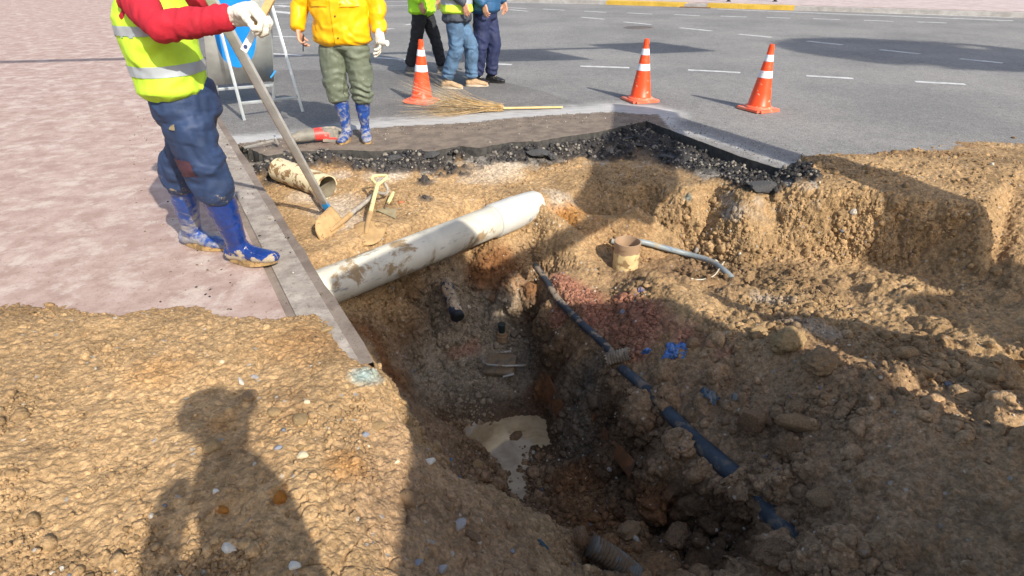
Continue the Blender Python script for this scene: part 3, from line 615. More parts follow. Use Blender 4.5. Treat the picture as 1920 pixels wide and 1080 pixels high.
# cut corrugated shell hanging at the end of the black pipe
sh = MB(); vs = []; n_, m_ = 40, 26; ca = P(1140, 676, -.66); cb = P(1195, 662, -.58); ax = (cb - ca).normalized(); xx = ax.cross(Vector((0, 0, 1))).normalized(); zz = xx.cross(ax)
ln_ = (cb - ca).length * .75
for i in range(n_ + 1):
    for j in range(m_ + 1):
        a_ = R(-20 + 200 * j / m_); r_ = .052 * (1 + .07 * math.cos(i * 1.25)); s_ = ln_ * i / n_ + .012 * math.sin(j * 1.9) * (i in (0, n_))
        vs.append(ca + ax * s_ + (xx * -math.cos(a_) + zz * math.sin(a_) * .95) * r_ - ax * 0)
sh.add(vs, [(i * (m_ + 1) + j, i * (m_ + 1) + j + 1, (i + 1) * (m_ + 1) + j + 1, (i + 1) * (m_ + 1) + j) for i in range(n_) for j in range(m_)], True)
o = sh.build("conduit_shell", pmat("beige_corrugated", (.29, .23, .165), .85, .3, 14, .4, 60, mud=.5, mudcol=(.2, .15, .1)), None, 80)
md = o.modifiers.new('s', 'SOLIDIFY'); md.thickness = .004; apply_mods(o); tag(o, "broken half shell of beige corrugated conduit at the end of the black pipe", "conduit")
# ---------- torn duct end with black opening, sticking from the soil
t = thing("duct_end", "torn pale duct end with blue and black streaks poking from the far pit wall", "pipe", (0, 0, 0))
da, db = P(838, 538, -.60), P(860, 596, -.72); db = PY(858, 594, 3.62); da = PY(836, 528, 3.92)
DM = pmat("streaked_duct", (.36, .28, .19), .8, .4, 14, .6, 60, mud=.52, mudcol=(.035, .05, .09), mudscale=16)
MB().tube([da, da.lerp(db, .5), db], [.046, .052, .048], 20, caps=False).build("duct_wall", DM, t)
e = (db - da).normalized(); MB().tube([db - e * .03, db + e * .006, db + e * .014], [.049, .051, .043], 20).build("black_cap", pmat("black_rubber", (.012, .014, .02), .5), t)
# ---------- capped black stub
b0 = hit(941, 632)[0]; t = thing("capped_stub", "small upright black capped stub between the duct end and the buried valve box", "pipe cap", b0 - Vector((0, 0, .03)))
MB().lathe([(0, .0), (.045, 0), (.045, .05), (.037, .055), (.037, .075), (.032, .08), (0, .08)], 24).build("collar", pmat("muddy_collar", (.28, .19, .11), .8, .2, 12, .5, 60, mud=.4), t)
MB().lathe([(0, .08), (.026, .08), (.026, .14), (.031, .142), (.031, .155), (.024, .16), (0, .16)], 24).build("cap", pmat("dark_cap", (.02, .035, .035), .45), t)
# ---------- buried valve box: a muddy cover with two bars
v0 = hit(938, 690)[0]; t = thing("valve_cover", "muddy tilted metal valve cover with two grey bars, half buried on the pit floor", "valve cover", v0 + Vector((0, 0, .02)), R(-12))
VM = pmat("wet_mud_metal", (.20, .165, .12), .25, .3, 9, .3, 60, mud=.55, mudcol=(.25, .18, .11), mudscale=12)
VB = pmat("grey_bar", (.34, .34, .32), .4, .15, 9, .2, 60, metal=.4, mud=.35, mudcol=(.36, .26, .15), mudscale=16)
MB().box((0, .01, .0), (.24, .20, .05), Matrix.Rotation(R(14), 3, 'X') @ Matrix.Rotation(R(-6), 3, 'Y'), .02).build("cover_plate", VM, t)
MB().tube([Vector((-.13, .02, .06)), Vector((-.12, -.06, .06)), Vector((-.08, -.075, .055)), Vector((.06, -.055, .05)), Vector((.16, -.02, .045)), Vector((.2, .01, .03))], .009, 12).build("bar", VB, t)
MB().tube([Vector((.05, -.13, .0)), Vector((.13, -.10, .02))], .011, 12).build("bar", VB, t)
MB().tube([Vector((-.02, .10, .055)), Vector((.06, .12, .06))], .010, 12).build("bar", VB, t)
# ---------- rusty steel plates standing in the trench floor
RU = pmat("rusty_steel", (.17, .075, .03), .8, .35, 9, .5, 40, mud=.3, mudcol=(.12, .07, .04), mudscale=9)
def rust(px, py, px2, py2, z, wd, label):
    a = hit(px, py)[0]; b_ = hit(px2, py2)[0]; o = MB().bar(a + Vector((0, 0, .03)), b_ + Vector((0, 0, .02)), .012, wd, (0.35, -.2, 1), .002).build("steel_plate", RU)
    tag(o, label, "steel plate", "rusty plates in the trench floor")
rust(1020, 718, 1050, 775, -1.2, .14, "rusty plate nearest the valve cover, standing on edge in the pit floor")
rust(1085, 755, 1112, 795, -1.2, .10, "small rusty plate in the middle of the three, at the foot of the trench wall")
rust(1128, 820, 1185, 885, -1.2, .10, "long rusty plate farthest down the trench, leaning in the dark")
# ---------- blue plastic rags
def rag(px, py, sx_, sy_, rot_, mat, label, seed, lift_=.015, cr=1.0):
    c_, nrm = hit(px, py); n_ = 46; vs = []
    nrm = (nrm + Vector((0, -.2, .8))).normalized(); x_ = Vector((math.cos(rot_), math.sin(rot_), 0)); x_ = (x_ - nrm * x_.dot(nrm)).normalized(); y_ = nrm.cross(x_)
    g = np.linspace(-1, 1, n_); U_, W_ = np.meshgrid(g, g); pp_ = np.stack([U_.ravel() * sx_ * 6, W_.ravel() * sy_ * 6, np.full(n_ * n_, seed * 3.1)], 1)
    ed_ = 1 - .35 * fbm(np.stack([np.arctan2(W_.ravel(), U_.ravel()) * 1.3, np.full(n_ * n_, seed * 1.7), np.zeros(n_ * n_)], 1), 1.1, 3, seed)
    hh_ = np.abs(fbm(pp_, 2.2, 4, seed)) * .05 * cr + fbm(pp_, 9, 3, seed + 3) * .012 * cr
    for u_, w_, h_, e_ in zip(U_.ravel(), W_.ravel(), hh_, ed_): vs.append(c_ + (x_ * u_ * sx_ + y_ * w_ * sy_) * e_ * (1 - .22 * (abs(u_ * w_))) + nrm * (h_ + lift_ - .03 * (u_ * u_ + w_ * w_)))
    o = MB().add(vs, [(i * n_ + j, i * n_ + j + 1, (i + 1) * n_ + j + 1, (i + 1) * n_ + j) for i in range(n_ - 1) for j in range(n_ - 1)], True).build("plastic_rag", mat, None, 180)
    tag(o, label, "plastic scrap"); return o
BL = pmat("blue_film", (.09, .22, .55), .3, .5, 30, .5, 60, mud=.36, mudcol=(.30, .38, .52), mudscale=24)
BD = pmat("dark_blue_film", (.045, .09, .14), .35, .4, 20, .5, 60, mud=.5, mudcol=(.24, .25, .25), mudscale=18)
rag(1264, 658, .085, .060, .3, BL, "crumpled bright blue plastic scrap beside the pink sand", 3, cr=1.3)
rag(1328, 742, .055, .035, -.7, BD, "long dark blue plastic scrap below the bright blue one on the right bank", 5)
rag(1378, 750, .02, .018, 0, BD, "tiny dark blue plastic scrap between the long scrap and the big clods", 8)
rag(1200, 548, .03, .055, 1.3, pmat("violet_film", (.05, .055, .16), .4, .4, 20, .5, 60, mud=.5, mudcol=(.35, .28, .28), mudscale=18), "violet-blue plastic scrap behind the pink sand, below the brown riser pipe", 12)
rag(1213, 658, .018, .03, 1.3, BL, "small blue plastic scrap just left of the crumpled bright blue one", 15, .01)
rag(1012, 1018, .018, .035, .9, BD, "dark blue plastic scrap on the near slope above the flexible pipe", 17, .005, .5)
rag(846, 862, .012, .010, .9, BL, "tiny blue plastic scrap beside the white stone on the near slope", 19, .004, .4)
# ---------- paper scrap
rag(591, 281, .028, .026, .2, pmat("white_paper", (.72, .74, .77), .8, .05), "crumpled white paper scrap on the mud in front of the saw", 21, .01, .7)

# ---------- stones and clods (individual, prominent)
def rock_mesh(name, seed, rough=.30, fine=.10, sub=4, sq=(1, .8, .65), facet=0.0):
    bm = bmesh.new(); bmesh.ops.create_icosphere(bm, subdivisions=sub, radius=1)
    p = np.array([v.co[:] for v in bm.verts]); nrm = p.copy()
    r_ = 1 + fbm(p + seed * 7.3, 1.0, 3, seed) * rough + clods(p + seed * 3.1, 3.2, seed, .8) * fine * 1.2 + clods(p + seed * 2.1, 8, seed + 5, .8) * fine * .5
    if facet:
        rs = np.random.default_rng(seed)
        for _ in range(9):
            pl = rs.normal(size=3); pl /= np.linalg.norm(pl); dmax = rs.uniform(.5, .85); dd_ = (p * r_[:, None]) @ pl
            over = np.clip(dd_ - dmax, 0, None); p = (p * r_[:, None] - over[:, None] * pl * facet); r_ = np.ones(len(p))
    p = p * r_[:, None] * np.array(sq)
    for v, q in zip(bm.verts, p): v.co = q
    me = bpy.data.meshes.new(name); bm.to_mesh(me); bm.free(); me.polygons.foreach_set('use_smooth', [True] * len(me.polygons)); return me
def dirtmat(name, c, var=.25, pale=None):
    return pmat(name, c, .95, var, 9, .8, 110, mud=.35 if pale else 0, mudcol=pale or (0, 0, 0), mudscale=6, spec=.2, fine=.35)
SM = {'soil': dirtmat("clod_soil", (.33, .22, .125)), 'soil2': dirtmat("clod_brown", (.27, .17, .10), pale=(.40, .29, .20)), 'tan': dirtmat("clod_tan", (.42, .29, .15)), 'white': pmat("stone_white", (.68, .64, .56), .7, .12, 9, .5, 60),
      'grey': pmat("stone_grey", (.34, .33, .33), .8, .2, 9, .5, 60), 'orange': dirtmat("clod_orange", (.46, .19, .04)), 'pink': dirtmat("clod_pink", (.45, .22, .16)), 'slab': pmat("asphalt_lump", (.065, .065, .068), .95, .3, 9, .6, 60), 'blue': pmat("stone_blue", (.22, .24, .29), .5, .4, 20, .4, 60),
      'cream': pmat("stone_cream", (.66, .56, .38), .7, .12, 9, .4, 60), 'brick': pmat("brick_red", (.40, .15, .07), .85, .2, 12, .5, 60), 'rough': dirtmat("clod_dark", (.24, .155, .09), .35)}
def rock(name, px, py, size, kind, label, cat, seed, sq=(1, .8, .65), rz=0, fac=0.0, sink=.25, rough=.3, fine=.10, grp=None, tilt=0):
    c_, nrm = hit(px, py); me = rock_mesh(name, seed, rough, fine, 4 if size < .06 else 5, sq, fac); me.materials.append(SM[kind])
    o = link(bpy.data.objects.new(name, me)); o.scale = (size,) * 3; o.rotation_euler = (tilt, 0, rz); o.location = c_ + Vector((0, 0, size * sq[2] * (1 - sink) * .5))
    tag(o, label, cat, grp); return o
G_ = "big clods and rocks on the right bank"
rock("earth_clod", 1402, 812, .085, 'soil2', "largest reddish clod on the right bank, with a pale pink patch, beside the blue pipe", "clod", 1, (.8, .7, 1.05), .3, .8, -.9, grp=G_)
rock("earth_clod", 1480, 648, .085, 'tan', "sunlit round clod topping the lit ridge at the right", "clod", 2, (1, .8, .8), .2, .3, .3, .25, .25, grp=G_)
rock("earth_clod", 1420, 625, .045, 'tan', "small sunlit orange clod on the ridge left of the round one", "clod", 3, (1.2, .8, .7), .2, .3, .3, .3, .3, grp=G_)
rock("earth_clod", 1476, 850, .062, 'rough', "rough dark clod right of the largest reddish one", "clod", 4, (1.1, .9, .8), .9, .2, -.3, .3, .35, grp=G_)
rock("earth_clod", 1490, 805, .085, 'soil', "wide brown clod at the right behind the rough dark one", "clod", 5, (1.4, .7, .6), -.2, .5, -.3, grp=G_)
rock("earth_clod", 1540, 935, .055, 'soil', "clod with a smooth face near the bottom of the right bank", "clod", 6, (1.1, .9, .7), .4, .5, .1, grp=G_)
rock("earth_clod", 1540, 690, .08, 'soil', "half-lit clod on the ridge beyond the round sunlit one", "clod", 7, (1.2, .9, .7), .4, .3, .2, .3, .3, grp=G_)
rock("earth_clod", 1440, 795, .03, 'soil2', "fist-sized pinkish clod touching the largest reddish one", "clod", 8, (1.2, .9, .8), 1.4, .5, .1, grp=G_)
rock("earth_clod", 1270, 1010, .06, 'rough', "crumbly clod in the dark end of the trench right of the flexible pipe", "clod", 9, (1.3, .9, .7), .7, .2, .2, .3, .3, grp=G_)
rock("earth_clod", 1180, 1000, .05, 'soil', "crumbly clod just above the flexible pipe", "clod", 10, (1.3, .9, .7), .7, .2, .1, .3, .3, grp=G_)
rock("earth_clod", 1085, 1010, .05, 'soil2', "reddish-brown clod at the left of the flexible pipe's mouth", "clod", 11, (.9, .9, 1.0), .7, .5, .2, grp=G_)
rock("earth_clod", 1450, 1040, .06, 'rough', "crumbly clod on the near lip at the bottom right", "clod", 31, (1.5, .9, .7), .2, .3, .2, .3, .35, grp=G_)
rock("earth_clod", 925, 560, .05, 'soil2', "reddish clod stuck in the far pit wall under the white pipe", "clod", 32, (1.0, .8, .7), .2, .5, .3, grp=G_)
rock("earth_clod", 967, 822, .045, 'rough', "wet clod standing in the middle of the muddy puddle", "clod", 33, (1.2, .9, .6), .2, .2, .25, .3, .3)
rock("earth_clod", 897, 875, .032, 'tan', "light brown clod at the puddle's left edge", "clod", 34, (1.2, .9, .8), .2, .2, .05, .3, .3)
G2 = "loose stones on the near heap"
for i, (x, y, s_, k_, lb, sq_) in enumerate([
    (567, 855, .021, 'cream', "cream egg-shaped stone in the middle of the sunlit strip", (1.2, .8, .6)), (688, 838, .010, 'cream', "small cream stone right of the egg-shaped one", (1.1, .8, .6)),
    (745, 866, .010, 'cream', "small cream stone where the lit strip meets the slope", (1.2, .8, .6)), (807, 866, .020, 'white', "white stone on the shaded near slope", (1.1, .9, .6)),
    (797, 844, .018, 'grey', "long pale grey stone above the white one on the near slope", (1.6, .7, .5)), (430, 1027, .024, 'white', "sharp white stone in the shadow at the bottom left", (1.3, .7, .6)),
    (767, 937, .030, 'soil', "loaf-shaped brown stone on the near slope", (1.5, .8, .7)), (862, 985, .028, 'grey', "grey triangular stone on the near slope", (1.2, .9, .5)),
    (884, 1003, .022, 'soil2', "flat sandy stone below the grey triangular one", (1.8, .7, .4)), (842, 952, .022, 'soil', "brown pointed stone above the grey triangular one", (1.2, .8, .7)),
    (405, 922, .011, 'white', "small white chip in the photographer's shadow", (1.2, .8, .6)), (452, 716, .016, 'white', "thin white chip at the top of the photographer's shadow", (1.9, .6, .5)),
    (478, 707, .013, 'grey', "pale grey chip beside the thin white one", (1.5, .8, .5)), (417, 679, .012, 'cream', "rounded cream pebble left of the head of the shadow", (1.2, .9, .7)),
    (525, 938, .028, 'orange', "bright orange clod at the edge of the shadow", (.8, .8, .9)), (419, 958, .014, 'orange', "small rust-orange clod deep in the shadow", (1.3, .9, .7)),
    (553, 1062, .016, 'white', "speckled white lump at the bottom of the sunlit strip", (1.1, .9, .7)), (686, 816, .016, 'blue', "blue-grey speckled chip in the sunlit strip", (1.1, .9, .6)),
    (522, 840, .014, 'blue', "blue-grey chip on the shadow's right border", (1.1, .9, .6)), (830, 1068, .018, 'grey', "grey stone at the very bottom of the slope", (1.1, .9, .7)),
    (785, 1056, .013, 'blue', "blue-white chip near the bottom of the slope", (1.2, .9, .6)), (960, 1035, .011, 'blue', "blue-white chip on the slope below the puddle", (1.1, .9, .7)),
    (575, 755, .013, 'cream', "small yellow stone above the sunlit strip", (1.1, .8, .7)), (562, 840, .013, 'tan', "small tan stone just above the egg-shaped one", (1.1, .8, .7)),
    (610, 620, .028, 'tan', "flat tan slab of soil lying where the heap meets the pavement edge", (1.5, .8, .4)), (648, 632, .017, 'tan', "tan angular stone on the pavement edge", (1.4, .8, .5)),
    (470, 745, .036, 'soil', "broad buried stone inside the head of the shadow", (1, .9, .5)), (710, 800, .030, 'tan', "round tan clod at the top right of the heap", (1, .9, .5)), (515, 775, .026, 'tan', "half buried tan clod right of the shadow's shoulder", (1, .9, .5)), (565, 790, .034, 'tan', "oval tan clod in the middle of the heap", (.9, 1.1, .5)), (400, 840, .03, 'tan', "sunlit clod inside the gap of the shadow's arm", (1, 1, .6))]):
    rock("stone", x, y, s_, k_, lb, "stone", 100 + i, sq_, random.uniform(-1, 1), .7 if k_ in ('white', 'grey', 'cream', 'blue') else .35, .2, .22, .06, G2)
G3 = "broken asphalt slabs in the far corner of the pit"
for i, (x, y, s_, lb, sq_, tl) in enumerate([(1177, 262, .10, "largest flat asphalt slab, tilted in the dark far corner", (1, .8, .22), -.35), (1166, 278, .07, "dark asphalt slab leaning below the largest one", (.8, .8, .35), -.6), (1196, 274, .06, "small asphalt piece right of the largest slab", (1, .8, .35), -.3),
    (1005, 290, .10, "long asphalt block with an orange end in the black rubble", (1.3, .8, .45), -.2), (1036, 300, .06, "asphalt lump with pale dust in front of the black band", (.9, .8, .9), 0), (740, 300, .07, "asphalt lump at the left of the black band", (1.1, .9, .6), 0), (1250, 296, .07, "dark slab lying at the foot of the cut road edge", (1.2, .8, .4), -.3), (1435, 352, .09, "smooth dark block at the right end of the rubble", (1.5, .9, .5), 0), (812, 296, .06, "asphalt lump with an upturned edge near the middle of the band", (1.2, .8, .7), .2)]):
    rock("asphalt_chunk", x, y, s_, 'slab', lb, "asphalt chunk", 200 + i, sq_, random.uniform(-.6, .6), .9, .0, .35, .14, G3, tl)
rock("brick_piece", 752, 380, .022, 'brick', "small orange brick piece behind the shovels", "brick", 300, (1.3, 1, .6), .3, .9)

# ---------- traffic cones
OR = pmat("cone_orange", (.87, .075, .012), .42, .07, 4, .05, 80, mud=.22, mudcol=(.72, .42, .32), mudscale=14)
ORb = pmat("cone_base_orange", (.86, .16, .08), .55, .12, 9, .1, 80, mud=.42, mudcol=(.62, .30, .22), mudscale=10)
WB = pmat("reflective_white", (.78, .79, .82), .35, .05, 8, .05, 60, mud=.25, mudcol=(.50, .50, .52), mudscale=18)
def cone(px, py, rz_, tx, ty, label, first=[None]):
    loc = P(px, py, .004)
    if first[0] is None:
        t = thing("traffic_cone", label, "traffic cone", loc, rz_, "orange traffic cones on the road")
        bm = bmesh.new(); bmesh.ops.create_cube(bm, size=1)
        for v in bm.verts: v.co = Vector((v.co.x * .37, v.co.y * .37, (v.co.z + .5) * .026))
        bmesh.ops.bevel(bm, geom=[e for e in bm.edges if abs(e.verts[0].co.z - e.verts[1].co.z) > .01], offset=.035, segments=5, affect='EDGES')
        bmesh.ops.bevel(bm, geom=[e for e in bm.edges if e.calc_length() > .2 and e.verts[0].co.z > .02], offset=.006, segments=2, affect='EDGES')
        m_ = MB(); bm.verts.index_update(); m_.add([v.co for v in bm.verts], [[v.index for v in f.verts] for f in bm.faces])
        m_.lathe([(.158, .024), (.156, .036), (.148, .045), (.136, .050)], 48); bm.free(); m_.build("base", ORb, t)
        def rr(z): return .128 - (.128 - .031) * (z - .05) / .61
        MB().lathe([(.137, .048), (.131, .055), (rr(.06), .06)] + [(rr(z), z) for z in (.2, .35, .5, .6, .655)] + [(.029, .656), (.036, .658), (.0345, .668), (.031, .670), (.033, .672), (.031, .690), (.028, .692), (.029, .694), (.026, .712), (.018, .715), (.016, .69)], 48).build("cone_body", OR, t)
        for z0, z1 in ((.36, .435), (.535, .605)): MB().lathe([(rr(z0), z0), (rr(z0) + .0025, z0 + .001), (rr(z1) + .0025, z1 - .001), (rr(z1), z1)], 48).build("reflective_band", WB, t)
        first[0] = t
    else:
        t = first[0].copy(); COL.objects.link(t); t.location = loc; t['label'] = label
        for ch in list(first[0].children): c_ = ch.copy(); COL.objects.link(c_); c_.parent = t
    t.rotation_euler = (tx, ty, rz_)
cone(1200, 188, R(20), 0, R(.6), "middle one of the three orange cones, standing just beyond the far corner of the pit")
cone(1421, 205, R(28), 0, R(1.5), "rightmost of the three orange cones, alone on the open road")
cone(791, 190, R(-15), 0, R(3.5), "leftmost of the three orange cones, behind the twigs of the broom")

# ---------- twig broom
TW = pmat("twig", (.46, .30, .12), .7, .3, 14, .2, 60, sheen=.2); TWd = pmat("twig_tip", (.42, .35, .25), .8, .3, 14)
BAM = pmat("bamboo", (.66, .47, .20), .45, .15, 14, .1, 60); WIRE = pmat("wire_tie", (.16, .11, .07), .5)
hb, he = P(1055, 201, .02), P(935, 203, .03); tipb = P(812, 205, .03)
t = thing("twig_broom", "bamboo-handled twig broom lying on the road in front of the left cone", "broom", hb); t_m = -hb
dirb = (he - hb); dl = dirb.length; dn_ = dirb.normalized(); sdv = Vector((0, 0, 1)).cross(dn_).normalized()
pts_, rr_ = [], []
for k in range(41):
    s_ = k / 40; pts_.append(dirb * s_ * 1.25); rr_.append(.0115 + .003 * s_ + (.0025 if k % 9 == 4 else 0))
MB().tube(pts_, rr_, 14).build("handle", BAM, t)
br = MB(); root = dirb * 1.02; tips = (tipb - hb); axis = (tips - root)
def bristle(m_, r0, a0, spread, length, rad, bend):
    st = root + dn_ * random.uniform(-.08, .02) + (sdv * math.cos(a0) + Vector((0, 0, 1)) * math.sin(a0)) * r0
    q = st; ang = random.gauss(0, spread); el = random.gauss(.07, spread * .7); pp_ = [q]; n_ = 7
    for k in range(n_):
        f = k / n_; ad_ = ang * (.35 + 1.0 * f); ed_ = el * (.4 + f) 
        dv = (dn_ + sdv * (ad_ + random.gauss(0, .06)) + Vector((0, 0, 1)) * (ed_ + random.gauss(0, .04))).normalized()
        q = q + dv * length / n_
        if q.z + hb.z < .008: q.z = .008 - hb.z + random.uniform(0, .01)
        pp_.append(q)
    m_.tube(pp_, [rad * (1 - .75 * k / n_) for k in range(n_ + 1)], 4, caps=False)
for i in range(330): bristle(br, random.uniform(0, .055), random.uniform(0, 6.28), .24, random.uniform(.45, .88), random.uniform(.0018, .0036), 0)
br.build("twigs", TW, t, 180)
br = MB()
for i in range(240): bristle(br, random.uniform(0, .05), random.uniform(0, 6.28), .34, random.uniform(.7, 1.25), random.uniform(.0013, .0024), 0)
br.build("fine_twigs", TWd, t, 180)
for s_ in (.0, .21, .23):
    c_ = root + dn_ * s_; MB().lathe([(.058, -.005), (.062, 0), (.058, .005)], 24, Matrix.Translation(c_) @ dn_.to_track_quat('Z', 'Y').to_matrix().to_4x4()).build("wire_tie", WIRE if s_ else TW, t)

# ---------- reciprocating saw
SG = pmat("saw_grey", (.20, .19, .165), .6, .2, 14, .2, 60, mud=.35, mudcol=(.34, .29, .23), mudscale=16); SR = pmat("saw_red", (.72, .06, .05), .45, .15, 14, .1, 60, mud=.25, mudcol=(.5, .3, .25), mudscale=20); SS = pmat("saw_steel", (.50, .50, .48), .35, .1, 9, .1, 60, metal=.7, mud=.3, mudcol=(.35, .3, .25))
s0, s1 = P(520, 262, .07), P(632, 250, .07); dv = (s1 - s0); dl = dv.length; t = thing("reciprocating_saw", "cordless red and grey reciprocating saw lying on the mud by the blue boots", "power saw", s0); t.rotation_euler = (0, 0, math.atan2(dv.y, dv.x))
MB().tube([Vector((x, 0, z)) for x, z in ((.10, 0), (.14, 0), (.22, .01), (.30, .015), (.36, .01))], [.026, .044, .058, .062, .052], 20, sq=.95).build("nose_housing", SG, t)
MB().tube([Vector((x, 0, z)) for x, z in ((.34, .012), (.40, .012), (.47, .0))], [.060, .064, .058], 20, sq=.95).build("motor_housing", SR, t)
m_ = MB(); m_.tube([Vector((.38, 0, .045)), Vector((.46, 0, .062)), Vector((.54, 0, .055)), Vector((.6, 0, .02))], .017, 12); m_.tube([Vector((.44, 0, -.03)), Vector((.52, 0, -.04)), Vector((.58, 0, -.03))], .018, 12); m_.build("handle", SG, t)
MB().box((dl - .07, 0, -.005), (.15, .10, .13), Matrix.Rotation(R(8), 3, 'Y'), .012).build("battery", SG, t)
MB().box((dl - .06, -.051, -.03), (.09, .004, .018), Matrix.Rotation(R(8), 3, 'Y'), .001).build("red_strip", SR, t)
MB().box((-.01, 0, .0), (.018, .085, .075), Matrix.Rotation(R(-12), 3, 'Y'), .006).build("shoe", SS, t)
MB().bar(Vector((-.01, 0, 0)), Vector((-.30, .01, -.045)), .003, .02, (0, 0, 1), .001).build("blade", SS, t)
# ---------- shovels
SD = pmat("muddy_blade", (.43, .28, .13), .75, .2, 10, .5, 60, mud=.3, mudcol=(.30, .19, .09)); SP_ = pmat("cream_shaft", (.70, .60, .30), .5, .1, 14, .1, 60, mud=.25, mudcol=(.3, .2, .1), mudscale=22); SGd = pmat("weathered_shaft", (.34, .31, .27), .8, .25, 14, .3, 60, streak=((60, 60, 6), (.16, .14, .12), .55, .8))
def shovel(bx_, top_, handle_top, mat_s, label, lean_rot=0.0):
    b_, _ = hit(*bx_); b_ = b_ + Vector((0, 0, .02)); tp = top_
    ax_ = (tp - b_); Ls = ax_.length; t = thing("shovel", label, "shovel", b_, 0, "short shovels left on the soil"); z_ = ax_.normalized(); q_ = z_.to_track_quat('Z', 'Y')
    yy = Vector((0, -1, 0)); x2 = yy.cross(z_).normalized(); y2 = z_.cross(x2); M3 = Matrix((x2, y2, z_)).transposed(); t.rotation_euler = (M3 @ Matrix.Rotation(lean_rot, 3, 'Z')).to_euler()
    n_ = 18; vs = []; hB = .25
    for i in range(n_ + 1):
        v_ = i / n_; zz_ = -.045 + hB * v_ ; wd = .128 * math.sqrt(max(0, 1 - (1 - min(1, v_ / .55)) ** 2.4)) if v_ < .55 else .128 + .004 * (v_ - .55) / .45
        for j in range(n_ + 1):
            u_ = -1 + 2 * j / n_; vs.append(Vector((u_ * wd, -.03 * (u_ * u_) * (.5 + v_) - .02 * (1 - v_) ** 2, zz_ + .012 * (u_ * u_) * (v_ > .95))))
    o = MB().add(vs, [(i * (n_ + 1) + j, i * (n_ + 1) + j + 1, (i + 1) * (n_ + 1) + j + 1, (i + 1) * (n_ + 1) + j) for i in range(n_) for j in range(n_)], True).build("blade", SD, t, 180)
    md = o.modifiers.new('s', 'SOLIDIFY'); md.thickness = .006; apply_mods(o)
    MB().tube([Vector((0, -.008, .06)), Vector((0, -.002, .16)), Vector((0, 0, .26)), Vector((0, 0, .30))], [.012, .02, .021, .021], 14).build("socket", SD, t)
    MB().tube([Vector((0, 0, .28)), Vector((0, .004, Ls * .6)), Vector((0, 0, Ls - .11))], [.017, .0165, .017], 14).build("shaft", mat_s, t)
    g_ = MB(); hw = .055
    g_.tube(smooth_path([Vector((0, 0, Ls - .13)), Vector((-hw * .45, 0, Ls - .09)), Vector((-hw, 0, Ls - .045)), Vector((-hw, 0, Ls - .005)), Vector((-hw * .4, 0, Ls + .006)), Vector((hw * .4, 0, Ls + .006)), Vector((hw, 0, Ls - .005)), Vector((hw, 0, Ls - .045)), Vector((hw * .45, 0, Ls - .09)), Vector((0, 0, Ls - .13))], 5), .0125, 12)
    g_.build("grip", mat_s, t); return t
b1 = hit(683, 440)[0]; shovel((683, 452), PY(712, 330, b1.y + .70), None, SP_, "short shovel with a cream shaft and D-grip, its muddy blade flat on the soil", 0)
b2 = hit(632, 436)[0]; shovel((612, 446), PY(722, 347, b2.y + .62), None, SGd, "shovel with a weathered grey shaft, crossing behind the cream one", R(0))
# pick-like stick leaning at the bar's foot
o = MB().tube(smooth_path([hit(588, 372)[0] + Vector((0, 0, .05)), hit(603, 392)[0] + Vector((0, 0, .05)), hit(620, 418)[0] + Vector((0, 0, .03))]), [.014] * 6 + [.018] * 7, 12).build("wooden_stick", pmat("muddy_wood", (.22, .15, .10), .9, .3, 14, .5, 60)); tag(o, "short muddy wooden stick under the foot of the long metal bar", "stick")
# trowel
t0 = hit(722, 396)[0]; t1_ = hit(737, 374)[0] + Vector((0, 0, .03)); t = thing("trowel", "small trowel with a cream wooden handle lying behind the cream shovel", "trowel", t0 + Vector((0, 0, .015)))
d_ = t1_ - t0; MB().tube([d_ * .42, d_ * .6, d_ * 1.05, d_ * 1.12], [.012, .016, .017, .012], 14).build("handle", SP_, t)
MB().tube([d_ * -.02 + Vector((0, 0, .012)), d_ * .2 + Vector((0, 0, .012)), d_ * .45], .005, 8).build("neck", WIRE, t)
sv = d_.cross(Vector((0, 0, 1))).normalized(); MB().add([sv * -.07 - d_ * .05, sv * .12 - d_ * .55 + Vector((0, 0, .0)), sv * .09 + d_ * .05, sv * .0 + d_ * .12] , [(0, 1, 2, 3)]).build("blade", pmat("dull_trowel", (.30, .25, .15), .6, .2, 14), t)
md = t.children[-1].modifiers.new('s', 'SOLIDIFY'); md.thickness = .004; apply_mods(t.children[-1])

# ---------- long aluminium bar with a blue foot
AL = pmat("aluminium", (.60, .60, .58), .45, .12, 7, .1, 60, metal=.3, streak=((40, 3, 40), (.30, .27, .22), .62, .6)); ALs = pmat("ochre_side", (.30, .19, .06), .7, .2, 14); BP_ = pmat("sky_blue_paint", (.03, .27, .62), .5, .1, 12)
f0 = hit(622, 407)[0] + Vector((0, 0, .01)); mid = PY(500, 185, 3.42); dv = (mid - f0).normalized(); t = thing("straight_bar", "long aluminium bar with a blue-painted foot, leaning from the worker's side to the soil", "metal bar", f0)
t.rotation_euler = Matrix((dv.cross(Vector((0, 1, .1))).normalized() * 1, dv, dv.cross(Vector((0, 1, .1))).normalized().cross(dv))).transposed().to_euler()
Lb = 2.35; MB().box((0, Lb / 2 + .09, 0), (.046, Lb - .18, .028), None, .003).build("bar_body", AL, t)
MB().box((0, .09, 0), (.0466, .18, .0286), None, .003).build("painted_foot", BP_, t); MB().box((.0242, Lb / 2 + .055, 0), (.003, Lb - .3, .027), None, 0).build("ochre_side", ALs, t)
